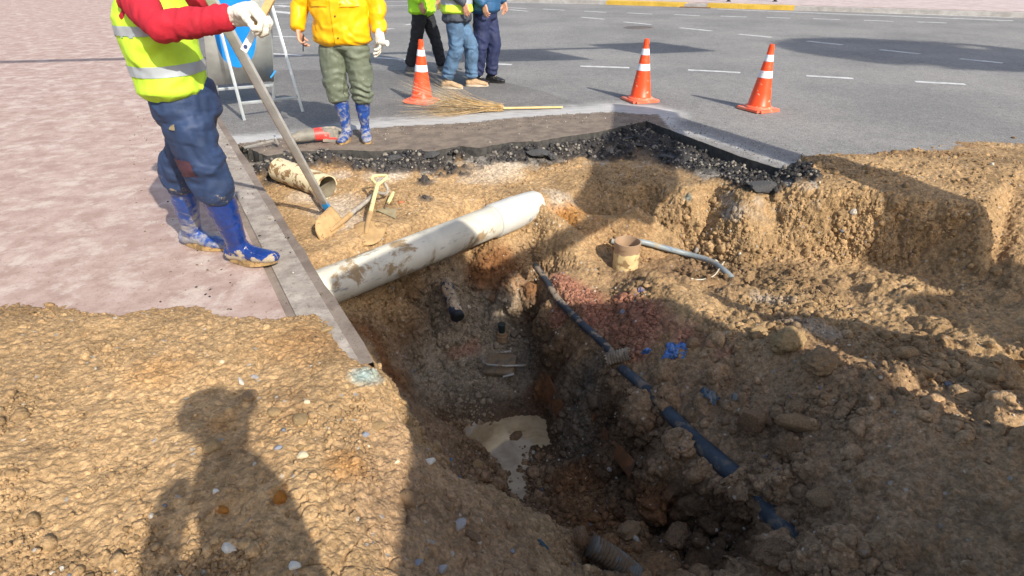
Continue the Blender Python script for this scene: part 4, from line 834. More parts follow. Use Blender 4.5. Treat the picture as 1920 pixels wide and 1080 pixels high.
# ---------- folding sign stand
ST = pmat("galvanised", (.42, .46, .48), .4, .12, 9, .1, 60, metal=.5, mud=.2, mudcol=(.5, .5, .48)); STb = pmat("galvanised_sheet", (.46, .48, .46), .5, .25, 3, .1, 30, metal=.15)
F1, F2 = P(459, 226, 0), P(568, 210, 0); T1, T2 = PY(383, -60, F1.y + .32), PY(498, -30, F2.y + .32)
bk = Vector((-.42, .62, 0)); B2 = P(434, 188, 0); B2 = P(430, 190, 0); u = (F2 - F1); B2 = F2 + Vector((-.52, .52, 0)); B1 = F1 + Vector((-.52, .52, 0))
t = thing("sign_stand", "folding metal sign stand with a blue-painted sheet panel, behind the worker in red", "sign stand", F1)
o_ = F1; X = lambda v: Vector(v) - o_
for nme, a_, b_ in (("leg", F1, T1), ("leg", F2, T2), ("leg", B1, T1 + Vector((.02, .04, 0))), ("leg", B2, T2 + Vector((.02, .04, 0)))): MB().bar(X(a_), X(b_), .032, .032, (1, .2, 0), .002).build(nme, ST, t)
MB().bar(X(F1.lerp(T1, .12)), X(F2.lerp(T2, .12)), .025, .03, (0, 0, 1)).build("crossbar", ST, t)
MB().bar(X(B1.lerp(T1, .16)), X(B2.lerp(T2, .16)), .025, .03, (0, 0, 1)).build("crossbar", ST, t)
MB().bar(X(T1 + Vector((.01, .02, 0))), X(T2 + Vector((.01, .02, 0))), .03, .03, (0, 0, 1)).build("crossbar", ST, t)
def onb(u_, v_, off=0.0): 
    a_ = B1.lerp(T1, v_); b_ = B2.lerp(T2, v_); nn = (B2 - B1).cross(T1 - B1).normalized(); 
    if nn.y > 0: nn = -nn
    return X(a_.lerp(b_, u_) + nn * (.018 + off))
pnl = MB(); q_ = [onb(-.12, .2), onb(1.02, .2), onb(1.02, 1.03), onb(-.12, 1.03)]; pnl.add(q_, [(0, 1, 2, 3)]); o = pnl.build("sign_panel", STb, t); md = o.modifiers.new('s', 'SOLIDIFY'); md.thickness = .006; md.offset = 0; apply_mods(o)
vs = [onb(.40 + .38 * math.cos(a_) * (1 + .04 * math.sin(5 * a_)), .66 + .33 * math.sin(a_), .006) for a_ in np.linspace(0, 2 * math.pi, 60, endpoint=False)]
MB().add(vs, [tuple(range(60))]).build("blue_paint", pmat("blue_spray", (.01, .24, .72), .45, .12, 5), t)
MB().bar(onb(.95, .24, .02), onb(1.05, .30, .02), .02, .02).build("blue_clamp", BP_, t)
# ================================================================ PEOPLE
def limb_mesh(m_, rings, n=18):
    """closed tapered limb: rings = (x, y, z, ra, rb); ra along the side axis, rb across it"""
    pts = [Vector(r[:3]) for r in rings]; vs = []; fs = []; N_ = len(pts)
    side = None; R_ = []
    for i, p in enumerate(pts):
        t_ = (pts[min(i + 1, N_ - 1)] - pts[max(i - 1, 0)]).normalized()
        ref = Vector((1, 0, 0)) if abs(t_.x) < .8 else Vector((0, 0, 1))
        x = (ref - t_ * ref.dot(t_)).normalized() if side is None else (side - t_ * side.dot(t_)).normalized()
        side = x; R_.append((p, t_, x, t_.cross(x), rings[i][3], rings[i][4]))
    full = []
    p, t_, x, y, a, b_ = R_[0]
    for q in (.35, .75): full.append((p - t_ * min(a, b_) * (1 - q) * .6, x, y, a * (.55 + .45 * q) * (.6 if q < .5 else .95), b_ * (.55 + .45 * q) * (.6 if q < .5 else .95)))
    for p, t_, x, y, a, b_ in R_: full.append((p, x, y, a, b_))
    p, t_, x, y, a, b_ = R_[-1]
    for q in (.75, .35): full.append((p + t_ * min(a, b_) * (1 - q) * .6, x, y, a * (.55 + .45 * q) * (.6 if q < .5 else .95), b_ * (.55 + .45 * q) * (.6 if q < .5 else .95)))
    for (p, x, y, a, b_) in full:
        for k in range(n):
            an = 2 * math.pi * k / n; vs.append(p + x * math.cos(an) * a + y * math.sin(an) * b_)
    M_ = len(full)
    for i in range(M_ - 1):
        for k in range(n): fs.append((i * n + k, i * n + (k + 1) % n, (i + 1) * n + (k + 1) % n, (i + 1) * n + k))
    fs.append(tuple(range(n - 1, -1, -1))); fs.append(tuple((M_ - 1) * n + k for k in range(n)))
    m_.add(vs, fs, True)
def blob(name, limbs, voxel, mat, parent, smooth=4, fold=None, extra=None):
    m_ = MB()
    for r in limbs: limb_mesh(m_, r)
    if extra: extra(m_)
    o = m_.build(name, mat, parent)
    r_ = o.modifiers.new('r', 'REMESH'); r_.mode = 'VOXEL'; r_.voxel_size = voxel; r_.use_smooth_shade = True
    s_ = o.modifiers.new('s', 'SMOOTH'); s_.factor = .5; s_.iterations = smooth
    apply_mods(o); me = o.data
    if fold is not None:
        v_ = coords(me); n_ = normals(me); v_ = v_ + n_ * fold(v_, n_)[:, None]; me.vertices.foreach_set('co', v_.ravel()); me.update()
    me.polygons.foreach_set('use_smooth', [True] * len(me.polygons))
    if not me.materials: me.materials.append(mat)
    return o
def folds(amp=.010, s=6, seed=0, stretch=(1, 1, 2.2), bunch=None, quilt=None):
    def f(v, n):
        q = v * np.array(stretch)
        r = -np.abs(fbm(q + np.stack([vnoise(v, 5, seed + 3)] * 3, 1) * .12, s, 3, seed)) * amp * 1.6 + amp * .6
        if bunch:
            for (z0, w_, a) in bunch: r = r + np.exp(-((v[:, 2] - z0) / w_) ** 2) * np.sin((v[:, 2] + vnoise(v, 9, seed + 9) * .045 + v[:, 0] * .45) * 2 * np.pi / .07) * a * np.clip(vnoise(v, 6, seed + 12) + .5, 0, 1)
        if quilt:
            ph = (v[:, 2] + .018 * np.sin(v[:, 0] * 9 + v[:, 1] * 7) + v[:, 0] * .12) / quilt; fr_ = np.abs(ph - np.round(ph)); r = r - .0034 * np.exp(-(fr_ / .05) ** 2) * np.clip(vnoise(v, 5, seed + 21) * .6 + .8, 0, 1)
        return r
    return f
SKIN = pmat("skin", (.56, .30, .20), .5, .12, 14, .15, 90)
def hand_limbs(wr, d, pn, th_side, s=1.0, curl=(20, 30, 25), spread=.5, thumb=(35, 20)):
    """palm and five fingers. wr wrist, d pointing direction, pn palm normal (fingers curl to it), th_side thumb side sign"""
    d = Vector(d).normalized(); pn = Vector(pn); pn = (pn - d * pn.dot(d)).normalized(); sd_ = d.cross(pn) * th_side
    L_ = []; wr = Vector(wr)
    def ring(p, a, b_): return (p.x, p.y, p.z, a, b_)
    for k, off in enumerate((.028, .009, -.010, -.028)):
        a = wr + sd_ * off * .62 * s; b_ = wr + d * (.088 - .006 * abs(k - 1)) * s + sd_ * off * s
        L_.append([ring(a, .015 * s, .013 * s), ring(a.lerp(b_, .5), .015 * s, .014 * s), ring(b_, .0115 * s, .0115 * s)])
    lens = ((.040, .026, .020), (.045, .029, .022), (.041, .027, .021), (.032, .021, .018))
    for k, (off, ln) in enumerate(zip((.030, .010, -.011, -.030), lens)):
        p = wr + d * (.086 - .006 * abs(k - 1)) * s + sd_ * off * s; ang = 0; pts = [ring(p, .0108 * s, .0105 * s)]; dv_ = (d + sd_ * (off * spread * 4)).normalized()
        for c_, l_ in zip(curl, ln):
            ang += R(c_ + (k - 1.5) * 3); q = dv_ * math.cos(ang) + pn * math.sin(ang); p = p + q * l_ * s; pts.append(ring(p, .0096 * s - .0006 * len(pts), .0094 * s - .0006 * len(pts)))
        L_.append(pts)
    p = wr + d * .022 * s + sd_ * .026 * s; t1 = (d * math.cos(R(thumb[0])) + sd_ * math.sin(R(thumb[0])) + pn * .35).normalized(); p1 = p + t1 * .040 * s; t2 = (t1 + pn * math.sin(R(thumb[1])) - sd_ * .25).normalized(); p2 = p1 + t2 * .032 * s; p3 = p2 + (t2 + pn * .3).normalized() * .022 * s
    L_.append([ring(p, .015 * s, .014 * s), ring(p1, .0125 * s, .012 * s), ring(p2, .011 * s, .0105 * s), ring(p3, .0085 * s, .0085 * s)])
    return L_
def head(parent, c_, yaw, hat=None, hair=(.02, .018, .016)):
    """head with face; c_ centre, faces -Y turned by yaw"""
    c_ = Vector(c_); M_ = Matrix.Translation(c_) @ Matrix.Rotation(yaw, 4, 'Z')
    def T(x, y, z): return tuple(M_ @ Vector((x, y, z)))
    def rg(x, y, z, a, b_): q = T(x, y, z); return (*q, a, b_)
    L_ = [[rg(0, .02, -.17, .058, .058), rg(0, .012, -.09, .055, .06), rg(0, -.01, -.085, .055, .07), rg(0, -.012, -.05, .066, .085), rg(0, 0, 0, .074, .095), rg(0, .01, .05, .074, .095), rg(0, .012, .09, .055, .07)],
          [rg(0, -.088, .02, .010, .010), rg(0, -.104, -.01, .013, .012), rg(0, -.100, -.022, .015, .012)],
          [rg(-.075, .01, .015, .010, .014), rg(-.080, .012, -.02, .010, .012)], [rg(.075, .01, .015, .010, .014), rg(.080, .012, -.02, .010, .012)],
          [rg(-.02, -.084, -.052, .010, .007), rg(0, -.093, -.052, .012, .008), rg(.02, -.084, -.052, .010, .007)]]
    ey = pmat("eye", (.75, .73, .70), .2); pu = pmat("pupil", (.03, .02, .015), .15)
    for s_ in (-1, 1):
        q = Vector(T(s_ * .031, -.082, .012)); MB().lathe([(0, -.012), (.008, -.009), (.012, 0), (.008, .009), (0, .012)], 14, Matrix.Translation(q)).build("eye", ey, parent)
        q = Vector(T(s_ * .031, -.0925, .012)); MB().lathe([(0, -.006), (.004, -.0045), (.006, 0), (.004, .0045), (0, .006)], 12, Matrix.Translation(q)).build("pupil", pu, parent)
    hm = pmat("hair", hair, .6, .3, 60, .6, 200)
    if hat is None:
        blob("hair", [[rg(0, .035, -.05, .070, .070), rg(0, .03, 0, .083, .088), rg(0, .02, .06, .085, .10), rg(0, .012, .10, .062, .08)]], .008, hm, parent, 3, folds(.006, 20))
    else:
        blob("hard_hat", [[rg(0, .01, .035, .098, .118), rg(0, .012, .07, .096, .115), rg(0, .014, .12, .070, .085)], [rg(-.06, -.11, .038, .03, .008), rg(0, -.145, .036, .04, .008), rg(.06, -.11, .038, .03, .008)]], .006, pmat("hat", hat, .35), parent, 3)
    return L_
def person(label, loc, rz, spec):
    t = thing("person", label, "person", loc, rz); s = spec
    hp = s.get('hip', (0, 0, .93)); ch = s.get('chest', (0, .0, 1.32)); sh_z = s.get('shz', 1.46)
    body = [[(*s['foot'][i], .028, .034), (*s['knee'][i], .05, .055), (hp[0] + (-.09, .09)[i], hp[1], hp[2], .075, .085)] for i in (0, 1)]
    body.append([(hp[0], hp[1], hp[2], .15, .11), (ch[0], ch[1], ch[2] - .15, .14, .10), (*ch, .17, .11), (ch[0], ch[1], sh_z, .13, .08), (ch[0], ch[1] - .01, sh_z + .08, .055, .058)])
    for i in (0, 1): body.append([(ch[0] + (-.16, .16)[i], ch[1], sh_z - .02, .05, .05), (*s['elbow'][i], .038, .038), (*s['wrist'][i], .027, .024)])
    for i in (0, 1):
        if s['hand'][i]: body += hand_limbs(s['wrist'][i], *s['hand'][i]['d'], **{k: v for k, v in s['hand'][i].items() if k not in ('d', 'glove')})
    body += head(t, (ch[0], ch[1] - .02, sh_z + .215), s.get('yaw', 0), s.get('hat'))
    blob("body", body, .0062, SKIN, t, 2)
    return t
RBL = pmat("blue_rubber", (.010, .038, .20), .22, .18, 9, .1, 60, mud=-.12, mudcol=(.42, .35, .25), mudscale=16, lowmud=(.02, .20, .26), coat=.3)
RBL2 = pmat("blue_rubber_muddy", (.016, .06, .26), .3, .18, 9, .1, 60, mud=.52, mudcol=(.36, .35, .35), mudscale=13, lowmud=(.0, .30, .10), soft=.20, coat=.2)
SOLE = pmat("muddy_sole", (.40, .26, .11), .85, .25, 22, .8, 60, mud=.4, mudcol=(.26, .17, .08), mudscale=14)
CUFF = pmat("boot_rim", (.18, .24, .36), .4, .2, 20)
def boot(parent, an, toe_dir, topc, mat, hgt=.36, toeup=0.0, name="boot", s=1.0):
    """rubber boot: ankle point an, toe direction (xy), topc = centre of the shaft top"""
    an = Vector(an); td = Vector((toe_dir[0], toe_dir[1], 0)).normalized(); topc = Vector(topc); z0 = an.z - .08
    def rg(p, a, b_): return (p.x, p.y, p.z, a, b_)
    up_ = topc - an; sdx = Vector((0, 0, 1)).cross(td)
    def shaft(m_):
        n_ = 22; vs = []; seq = [(0.0, .052, .060), (.18, .046, .053), (.45, .055, .062), (.75, .067, .072), (1.0, .070, .074)]
        for f, a, b_ in seq:
            p = an + up_ * f
            for k in range(n_):
                q = 2 * math.pi * k / n_; vs.append(p + (sdx * math.cos(q) * a + td * math.sin(q) * b_) * s)
        M_ = len(seq); fs = [(i * n_ + k, i * n_ + (k + 1) % n_, (i + 1) * n_ + (k + 1) % n_, (i + 1) * n_ + k) for i in range(M_ - 1) for k in range(n_)]
        fs += [tuple(range(n_ - 1, -1, -1)), tuple((M_ - 1) * n_ + k for k in range(n_))]; m_.add(vs, fs, True)
        # foot: rings along the toe direction
        vs = []; seq = [(-.078, .030, .045, .045), (-.06, .040, .060, .055), (-.01, .043, .070, .062), (.05, .044, .062, .056), (.11, .050, .045, .042), (.16, .050, .036, .034), (.195, .040, .030, .030), (.212, .022, .020, .026)]
        for x_, a, h_, c_ in seq:
            p = an + td * x_ * s; p.z = z0 + (.012 + c_ ) * s * .8 + max(0, x_ - .08) * toeup
            for k in range(n_):
                q = 2 * math.pi * k / n_; vs.append(p + sdx * math.cos(q) * a * s + Vector((0, 0, 1)) * math.sin(q) * h_ * s * .8)
        M_ = len(seq); fs = [(i * n_ + k, i * n_ + (k + 1) % n_, (i + 1) * n_ + (k + 1) % n_, (i + 1) * n_ + k) for i in range(M_ - 1) for k in range(n_)]
        fs += [tuple(range(n_ - 1, -1, -1)), tuple((M_ - 1) * n_ + k for k in range(n_))]; m_.add(vs, fs, True)
    o = blob(name, [], .006, mat, parent, 4, folds(.004, 9), shaft)
    ol = []
    for k in range(36):
        q = 2 * math.pi * k / 36; x_ = .068 + .142 * math.cos(q) + .0; wd = (.050 if math.cos(q) > -.2 else .042) * math.sin(q); 
        ol.append(an + td * x_ * s + sdx * wd * s * (1 + .12 * math.cos(q)))
    sl = MB(); vs = [(p.x, p.y, z0 + max(0, (p - an).dot(td) - .08) * toeup) for p in ol] + [(p.x, p.y, z0 + .026 * s + max(0, (p - an).dot(td) - .08) * toeup) for p in ol]
    sl.add(vs, [tuple(range(35, -1, -1)), tuple(range(36, 72))] + [(i, (i + 1) % 36, 36 + (i + 1) % 36, 36 + i) for i in range(36)], True); sl.build("sole", SOLE if mat is not RBL2 else SOLE, o, 50)
    rimp = [topc + (sdx * math.cos(q) * .071 + td * math.sin(q) * .075) * s for q in np.linspace(0, 2 * math.pi, 30)]; MB().tube(rimp, .006, 8, False).build("boot_rim", CUFF, o)
    return o
def shoe(parent, an, td, mat, smat, s=1.0):
    an = Vector(an); td = Vector((td[0], td[1], 0)).normalized(); sdx = Vector((0, 0, 1)).cross(td); z0 = an.z - .085
    def f(m_):
        n_ = 20; vs = []; seq = [(-.075, .026, .035, .05), (-.055, .036, .050, .055), (0, .038, .058, .062), (.05, .040, .048, .052), (.11, .046, .034, .040), (.16, .045, .026, .034), (.195, .030, .018, .028)]
        for x_, a, h_, c_ in seq:
            p = an + td * x_ * s; p.z = z0 + c_
            for k in range(n_): q = 2 * math.pi * k / n_; vs.append(p + sdx * math.cos(q) * a * s + Vector((0, 0, 1)) * math.sin(q) * h_)
        M_ = len(seq); fs = [(i * n_ + k, i * n_ + (k + 1) % n_, (i + 1) * n_ + (k + 1) % n_, (i + 1) * n_ + k) for i in range(M_ - 1) for k in range(n_)] + [tuple(range(n_ - 1, -1, -1)), tuple((M_ - 1) * n_ + k for k in range(n_))]
        m_.add(vs, fs, True); limb_mesh(m_, [(an.x, an.y, an.z - .03, .042, .045), (an.x, an.y, an.z + .03, .042, .045)])
    o = blob("shoe", [], .006, mat, parent, 3, folds(.004, 14), f)
    ol = [an + td * (.06 + .142 * math.cos(q)) * s + sdx * math.sin(q) * .046 * s for q in np.linspace(0, 2 * math.pi, 32, endpoint=False)]
    vs = [(p.x, p.y, z0) for p in ol] + [(p.x, p.y, z0 + .026) for p in ol]; MB().add(vs, [tuple(range(31, -1, -1)), tuple(range(32, 64))] + [(i, (i + 1) % 32, 32 + (i + 1) % 32, 32 + i) for i in range(32)], True).build("sole", smat, o, 50)
    lc = MB()
    for k in range(4):
        x_ = .045 + k * .024; p = an + td * x_; p.z = z0 + .094 - k * .010; lc.tube([p - sdx * .024, p + Vector((0, 0, .006)), p + sdx * .024], .0032, 6)
    lc.build("laces", pmat("laces", (.55, .5, .42), .9), o)
def torso(name, t, hem, mat, sl=None, sleeve=.07, rx=.235, ry=.165, ch=(0, 0), shz=1.47, fold=None, vox=.009, chz=1.30, hemw=1.03, vest=False):
    L_ = [[(ch[0], ch[1], hem + .02, rx * hemw, ry * hemw), (ch[0], ch[1], hem + .12, rx * .98, ry), (ch[0], ch[1], chz - .12, rx, ry), (ch[0], ch[1], chz, rx * 1.02, ry), (ch[0], ch[1], shz - .06, rx * .95, ry * .85), (ch[0], ch[1], shz + .02, rx * .5, ry * .6), (ch[0], ch[1], shz + .05, .07, .07)]]
    if sl:
        for i in (0, 1):
            e_, w_ = Vector(sl['elbow'][i]), Vector(sl['wrist'][i]); a_ = Vector((ch[0] + (-1, 1)[i] * rx * .78, ch[1], shz - .05)); w2 = e_.lerp(w_, .93)
            L_.append([(*a_, sleeve * 1.1, sleeve * 1.1), (*a_.lerp(e_, .5), sleeve * 1.02, sleeve * 1.02), (*e_, sleeve * .93, sleeve * .93), (*e_.lerp(w_, .5), sleeve * .86, sleeve * .86), (*w2, sleeve * .72, sleeve * .72)])
    elif vest:
        for i in (0, 1): L_.append([(ch[0] + (-1, 1)[i] * rx * .55, ch[1], shz - .03, .08, .09), (ch[0] + (-1, 1)[i] * rx * .9, ch[1], shz - .07, .075, .09)])
    return blob(name, L_, vox, mat, t, 3, fold or folds(.012, 5))
def trousers(t, hip, knee, ank, mat, top=1.0, rw=(.175, .125), rt=.10, rk=.082, ra=.075, fold=None, vox=.009, gap=.088, name="trousers"):
    L_ = [[(hip[0], hip[1], hip[2] - .03, rw[0], rw[1]), (hip[0], hip[1], hip[2] + .06, rw[0] * .98, rw[1]), (hip[0], hip[1], top, rw[0] * .92, rw[1] * .95)]]
    for i in (0, 1):
        h_ = Vector((hip[0] + (-gap, gap)[i], hip[1], hip[2] - .03)); k_ = Vector(knee[i]); a_ = Vector(ank[i])
        L_.append([(*h_, rt, rt * 1.15), (*h_.lerp(k_, .5), rt * .95, rt * 1.02), (*k_, rk, rk * 1.05), (*k_.lerp(a_, .5), (rk + ra) / 2, (rk + ra) / 2), (*a_, ra, ra)])
    return blob(name, L_, vox, mat, t, 3, fold or folds(.010, 6))
def band_on(o, name, z0, z1, mat, parent, off=.004, cond=None):
    """strip of cloth following a garment between two heights"""
    me = o.data; v_ = coords(me); n_ = normals(me); F_ = [p.vertices[:] for p in me.polygons]; zc = v_[:, 2]
    keep = [f for f in F_ if all(z0 <= zc[i] <= z1 for i in f) and (cond is None or cond(v_[f[0]]))]
    if not keep: return None
    ids = sorted({i for f in keep for i in f}); mp = {a: b_ for b_, a in enumerate(ids)}
    q = MB().add([v_[i] + n_[i] * off for i in ids], [[mp[i] for i in f] for f in keep], True).build(name, mat, parent, 180); return q

# ---- person in the yellow rain jacket
YEL = pmat("yellow_raincoat", (.80, .43, .006), .4, .06, 5, .15, 40, spec=.4); OLV = pmat("olive_waders", (.125, .150, .108), .6, .12, 7, .2, 60, mud=.16, mudcol=(.32, .31, .25), mudscale=30, lowmud=(.3, .7, .05))
WG = pmat("white_cotton_glove", (.66, .63, .56), .9, .08, 30, .5, 200)
loc = P(668, 262, .0); fl = P(655, 262, 0) - loc; fr_ = P(688, 260, 0) - loc
an = [(-.085, .02, .082), (.095, .03, .082)]; kn = [(-.115, -.02, .50), (.12, -.02, .50)]
el = [(-.345, .03, 1.20), (.335, .03, 1.18)]; wr = [(-.37, -.07, 1.00), (.345, -.07, .985)]
t = person("person in a yellow rain jacket and olive waders, facing the pit, phone in hand", loc, R(2), dict(foot=an, knee=kn, elbow=el, wrist=wr, hand=[dict(d=((.06, -.1, -1), (1, -.1, 0), -1), curl=(35, 45, 30)), None], chest=(0, 0, 1.30), yaw=.1, hat=(.75, .75, .72)))
tb = [(-.098, .0, .365), (.105, .0, .355)]
boot(t, an[0], (-.12, -1), (tb[0][0], tb[0][1], .385), RBL2, s=1.0); boot(t, an[1], (.22, -1), (tb[1][0], tb[1][1], .385), RBL2, s=1.0)
trousers(t, (0, 0, .88), [(-.125, -.02, .56), (.128, -.02, .56)], [(-.115, -.005, .395), (.118, -.005, .385)], OLV, top=1.0, rw=(.215, .145), rt=.122, rk=.108, ra=.098, gap=.105, fold=folds(.013, 5, 4, (1, 1, 1.6), bunch=[(.46, .09, .012), (.80, .05, .006)]))
jk = torso("jacket", t, .895, YEL, dict(elbow=el, wrist=wr), .083, .262, .180, fold=folds(.017, 4.2, 9, (1, 1, 1.5)), chz=1.28, hemw=1.0)
YD = pmat("yellow_seam", (.70, .38, .006), .5)
band_on(jk, "placket", .90, 1.5, YEL, t, .012, lambda p: abs(p[0] - .01) < .035 and p[1] < -.05)
for z_ in (1.215,):
    band_on(jk, "pocket_flap", z_ - .02, z_ + .06, YEL, t, .010, lambda p: .06 < p[0] < .21 and p[1] < -.05); band_on(jk, "pocket_flap", z_ - .02, z_ + .06, YEL, t, .010, lambda p: -.21 < p[0] < -.05 and p[1] < -.05)
band_on(jk, "pocket_shadow", 1.186, 1.195, pmat("seam_shadow", (.25, .12, .01), .7), t, .004, lambda p: .05 < abs(p[0]) < .22 and p[1] < -.05)  # dark line below the flaps paints their shadow on the jacket
band_on(jk, "hem_seam", .925, .931, YD, t, .003)
band_on(jk, "grey_label", 1.25, 1.268, pmat("grey_tape", (.16, .14, .12), .6), t, .016, lambda p: .10 < p[0] < .165 and p[1] < -.05)
for z_ in (.955, 1.13, 1.30):
    hh_ = bvh_j = BVHTree.FromPolygons(coords(jk.data).tolist(), [p.vertices[:] for p in jk.data.polygons]).ray_cast(Vector((.005, -1, z_)), Vector((0, 1, 0)))
    if hh_[0] is not None: MB().lathe([(0, 0), (.007, 0), (.007, .004), (0, .005)], 14, Matrix.Translation(hh_[0] + Vector((0, -.018, 0))) @ Matrix.Rotation(R(90), 4, 'X')).build("snap_button", pmat("snap", (.12, .09, .05), .4, metal=.5), t)
blob("glove", hand_limbs(wr[1], (.10, -.18, -1), (-1, -.2, 0), 1, 1.3, curl=(25, 30, 25)) + [[(wr[1][0], wr[1][1], wr[1][2] + .03, .040, .038), (wr[1][0] + .005, wr[1][1] - .015, wr[1][2] - .04, .042, .034), (wr[1][0] + .008, wr[1][1] - .02, wr[1][2] - .09, .046, .026)]], .0045, WG, t, 2, folds(.002, 30))
MB().box((0, 0, 0), (.009, .07, .145), Matrix.Rotation(R(12), 3, 'Y') @ Matrix.Rotation(R(20), 3, 'Z'), .004).build("phone", pmat("black_phone", (.03, .03, .035), .2), None)
ph = bpy.data.objects["phone"]; ph.location = loc + Vector((-.335, -.095, .905)); tag(ph, "black mobile phone held in the bare hand of the person in yellow", "phone")
MB().tube([Vector((0, -.04, 0)), Vector((.005, .05, .004))], .024, 18).build("paper_cup", pmat("pale_cup", (.74, .72, .66), .7), None); cu = bpy.data.objects["paper_cup"]; cu.location = loc + Vector((.395, -.13, .905)); cu.rotation_euler = (0, 0, R(65)); tag(cu, "small rolled pale cloth in the gloved hand of the person in yellow", "cloth"); cu.name = "rolled_cloth"

# ---- three people behind the cone
HVG = pmat("lime_vest", (.42, .86, .03), .7, .06, 8, .2, 60); HVY = pmat("yellow_green_vest", (.60, .90, .06), .7, .06, 8, .2, 60); RFL = pmat("grey_reflective", (.36, .40, .44), .4, .06, 9, .1, 60)
DEN = pmat("blue_denim", (.075, .145, .25), .85, .35, 7, .3, 150, fine=.2); NAV = pmat("navy_cloth", (.014, .022, .075), .75, .2, 7, .2, 90); BLK = pmat("black_cloth", (.016, .017, .022), .8, .2, 7, .2, 90)
BJK = pmat("blue_quilted", (.018, .085, .20), .6, .15, 7, .2, 90); TANS = pmat("tan_suede", (.44, .30, .18), .85, .2, 14, .3, 90); SOLT = pmat("pale_sole", (.55, .48, .38), .8); BLS = pmat("black_leather", (.02, .02, .022), .35)
DGJ = pmat("dark_grey_jacket", (.045, .055, .075), .75, .2, 7, .2, 90)
def hand_std(i): return dict(d=((0, -.15, -1), ((1, -1)[i], -.1, 0), (-1, 1)[i]), curl=(25, 35, 25))
# jeans
loc = P(866, 164, 0); an = [(-.10, .17, .09), (.10, -.12, .09)]; kn = [(-.09, .03, .50), (.09, -.13, .50)]; el = [(-.26, .05, 1.18), (.26, -.02, 1.18)]; wr = [(-.24, -.16, 1.05), (.25, -.18, 1.08)]
t = person("person in blue jeans, tan shoes and yellow-green vest, stepping to the right", loc, R(78), dict(foot=an, knee=kn, elbow=el, wrist=wr, hand=[hand_std(0), hand_std(1)], hip=(0, .03, .90), chest=(0, .03, 1.30)))
shoe(t, an[0], (-.15, -1), TANS, SOLT, 1.12); shoe(t, an[1], (.15, -1), TANS, SOLT, 1.12)
trousers(t, (0, .03, .88), kn, [(-.10, .17, .14), (.10, -.115, .14)], DEN, top=1.0, rw=(.18, .150), rt=.105, rk=.092, ra=.085, fold=folds(.011, 6, 14, (1, 1, 1.5), bunch=[(.20, .07, .008), (.5, .06, .005)]))
torso("jacket", t, .83, DGJ, dict(elbow=el, wrist=wr), .066, .225, .185, (0, .03), fold=folds(.012, 5, 19, (1, 1, 2)))
vs_ = torso("vest", t, .935, HVY, None, .0, .245, .205, (0, .03), fold=folds(.010, 4, 21, (1, 1, 1.5)), vest=True)
band_on(vs_, "reflective_band", 1.035, 1.10, RFL, t); band_on(vs_, "reflective_band", 1.22, 1.28, RFL, t)
# black trousers
loc = P(800, 138, 0); an = [(-.10, .22, .09), (.10, -.22, .09)]; kn = [(-.10, .08, .50), (.10, -.12, .52)]; el = [(-.27, .03, 1.18), (.27, -.02, 1.18)]; wr = [(-.25, -.12, 1.0), (.26, -.14, 1.02)]
t = person("person in black trousers and lime vest, half hidden behind the left cone", loc, R(70), dict(foot=an, knee=kn, elbow=el, wrist=wr, hand=[hand_std(0), hand_std(1)], hip=(0, .0, .90)))
shoe(t, an[0], (-.1, -1), pmat("grey_shoe", (.12, .12, .12), .7), SOLT, 1.1); shoe(t, an[1], (.1, -1), pmat("grey_shoe", (.12, .12, .12), .7), SOLT, 1.1)
trousers(t, (0, 0, .88), kn, [(an[0][0], an[0][1], .14), (an[1][0], an[1][1], .14)], BLK, top=1.0, rt=.10, rk=.085, ra=.08)
vs_ = torso("vest_jacket", t, .85, HVG, dict(elbow=el, wrist=wr), .07, .235, .19, fold=folds(.012, 4, 31, (1, 1, 1.5)))
band_on(vs_, "reflective_band", 1.09, 1.15, RFL, t, .004, lambda p: abs(p[0]) < .2)
# navy trousers
loc = P(912, 156, 0); an = [(-.09, .10, .09), (.09, -.03, .09)]; kn = [(-.10, .02, .50), (.09, -.08, .50)]; el = [(-.27, .03, 1.18), (.27, -.02, 1.18)]; wr = [(-.24, -.14, 1.02), (.25, -.16, 1.02)]
t = person("person in navy trousers and blue quilted jacket, right of the jeans wearer", loc, R(62), dict(foot=an, knee=kn, elbow=el, wrist=wr, hand=[hand_std(0), hand_std(1)], hip=(0, .0, .90)))
shoe(t, an[0], (-.1, -1), BLS, BLS, 1.05); shoe(t, an[1], (.1, -1), BLS, BLS, 1.05)
trousers(t, (0, 0, .88), kn, [(an[0][0], an[0][1], .13), (an[1][0], an[1][1], .13)], NAV, top=1.0, rw=(.185, .15), rt=.108, rk=.098, ra=.085, fold=folds(.014, 5, 41, (1, 1, 1.2), bunch=[(.18, .06, .008)]))
torso("jacket", t, .93, BJK, dict(elbow=el, wrist=wr), .08, .245, .20, fold=folds(.006, 5, 44, (1, 1, 1), quilt=.085))

# ---- person in the red jumper at the left, on the pavement
loc = Vector((-1.60, 2.95, .02)); O_ = loc
def rel(v): v = Vector(v) - O_; return (v.x, v.y, v.z)
fa = P(455, 492, .02); ra_ = P(362, 466, .02)
an = [rel((ra_.x, ra_.y + .04, .105)), rel((fa.x + .0, fa.y, .105))]
kn = [rel((-1.83, 3.12, .56)), rel((-1.57, 2.93, .57))]
el = [rel((-1.72, 3.12, 1.30)), rel((-1.47, 2.66, 1.33))]; wr = [rel((-1.45, 3.22, 1.45)), rel((-1.145, 2.68, 1.375))]
t = thing("person", "person in a red jumper, lime vest and navy quilted trousers at the left edge", "person", loc)
hipc = (-.02, .03, .92); chc = (-.03, -.02)
body = [[(*an[i], .028, .034), (*kn[i], .05, .055), (hipc[0] + (-.02, .02)[i], hipc[1] + (.09, -.09)[i], hipc[2], .075, .085)] for i in (0, 1)]
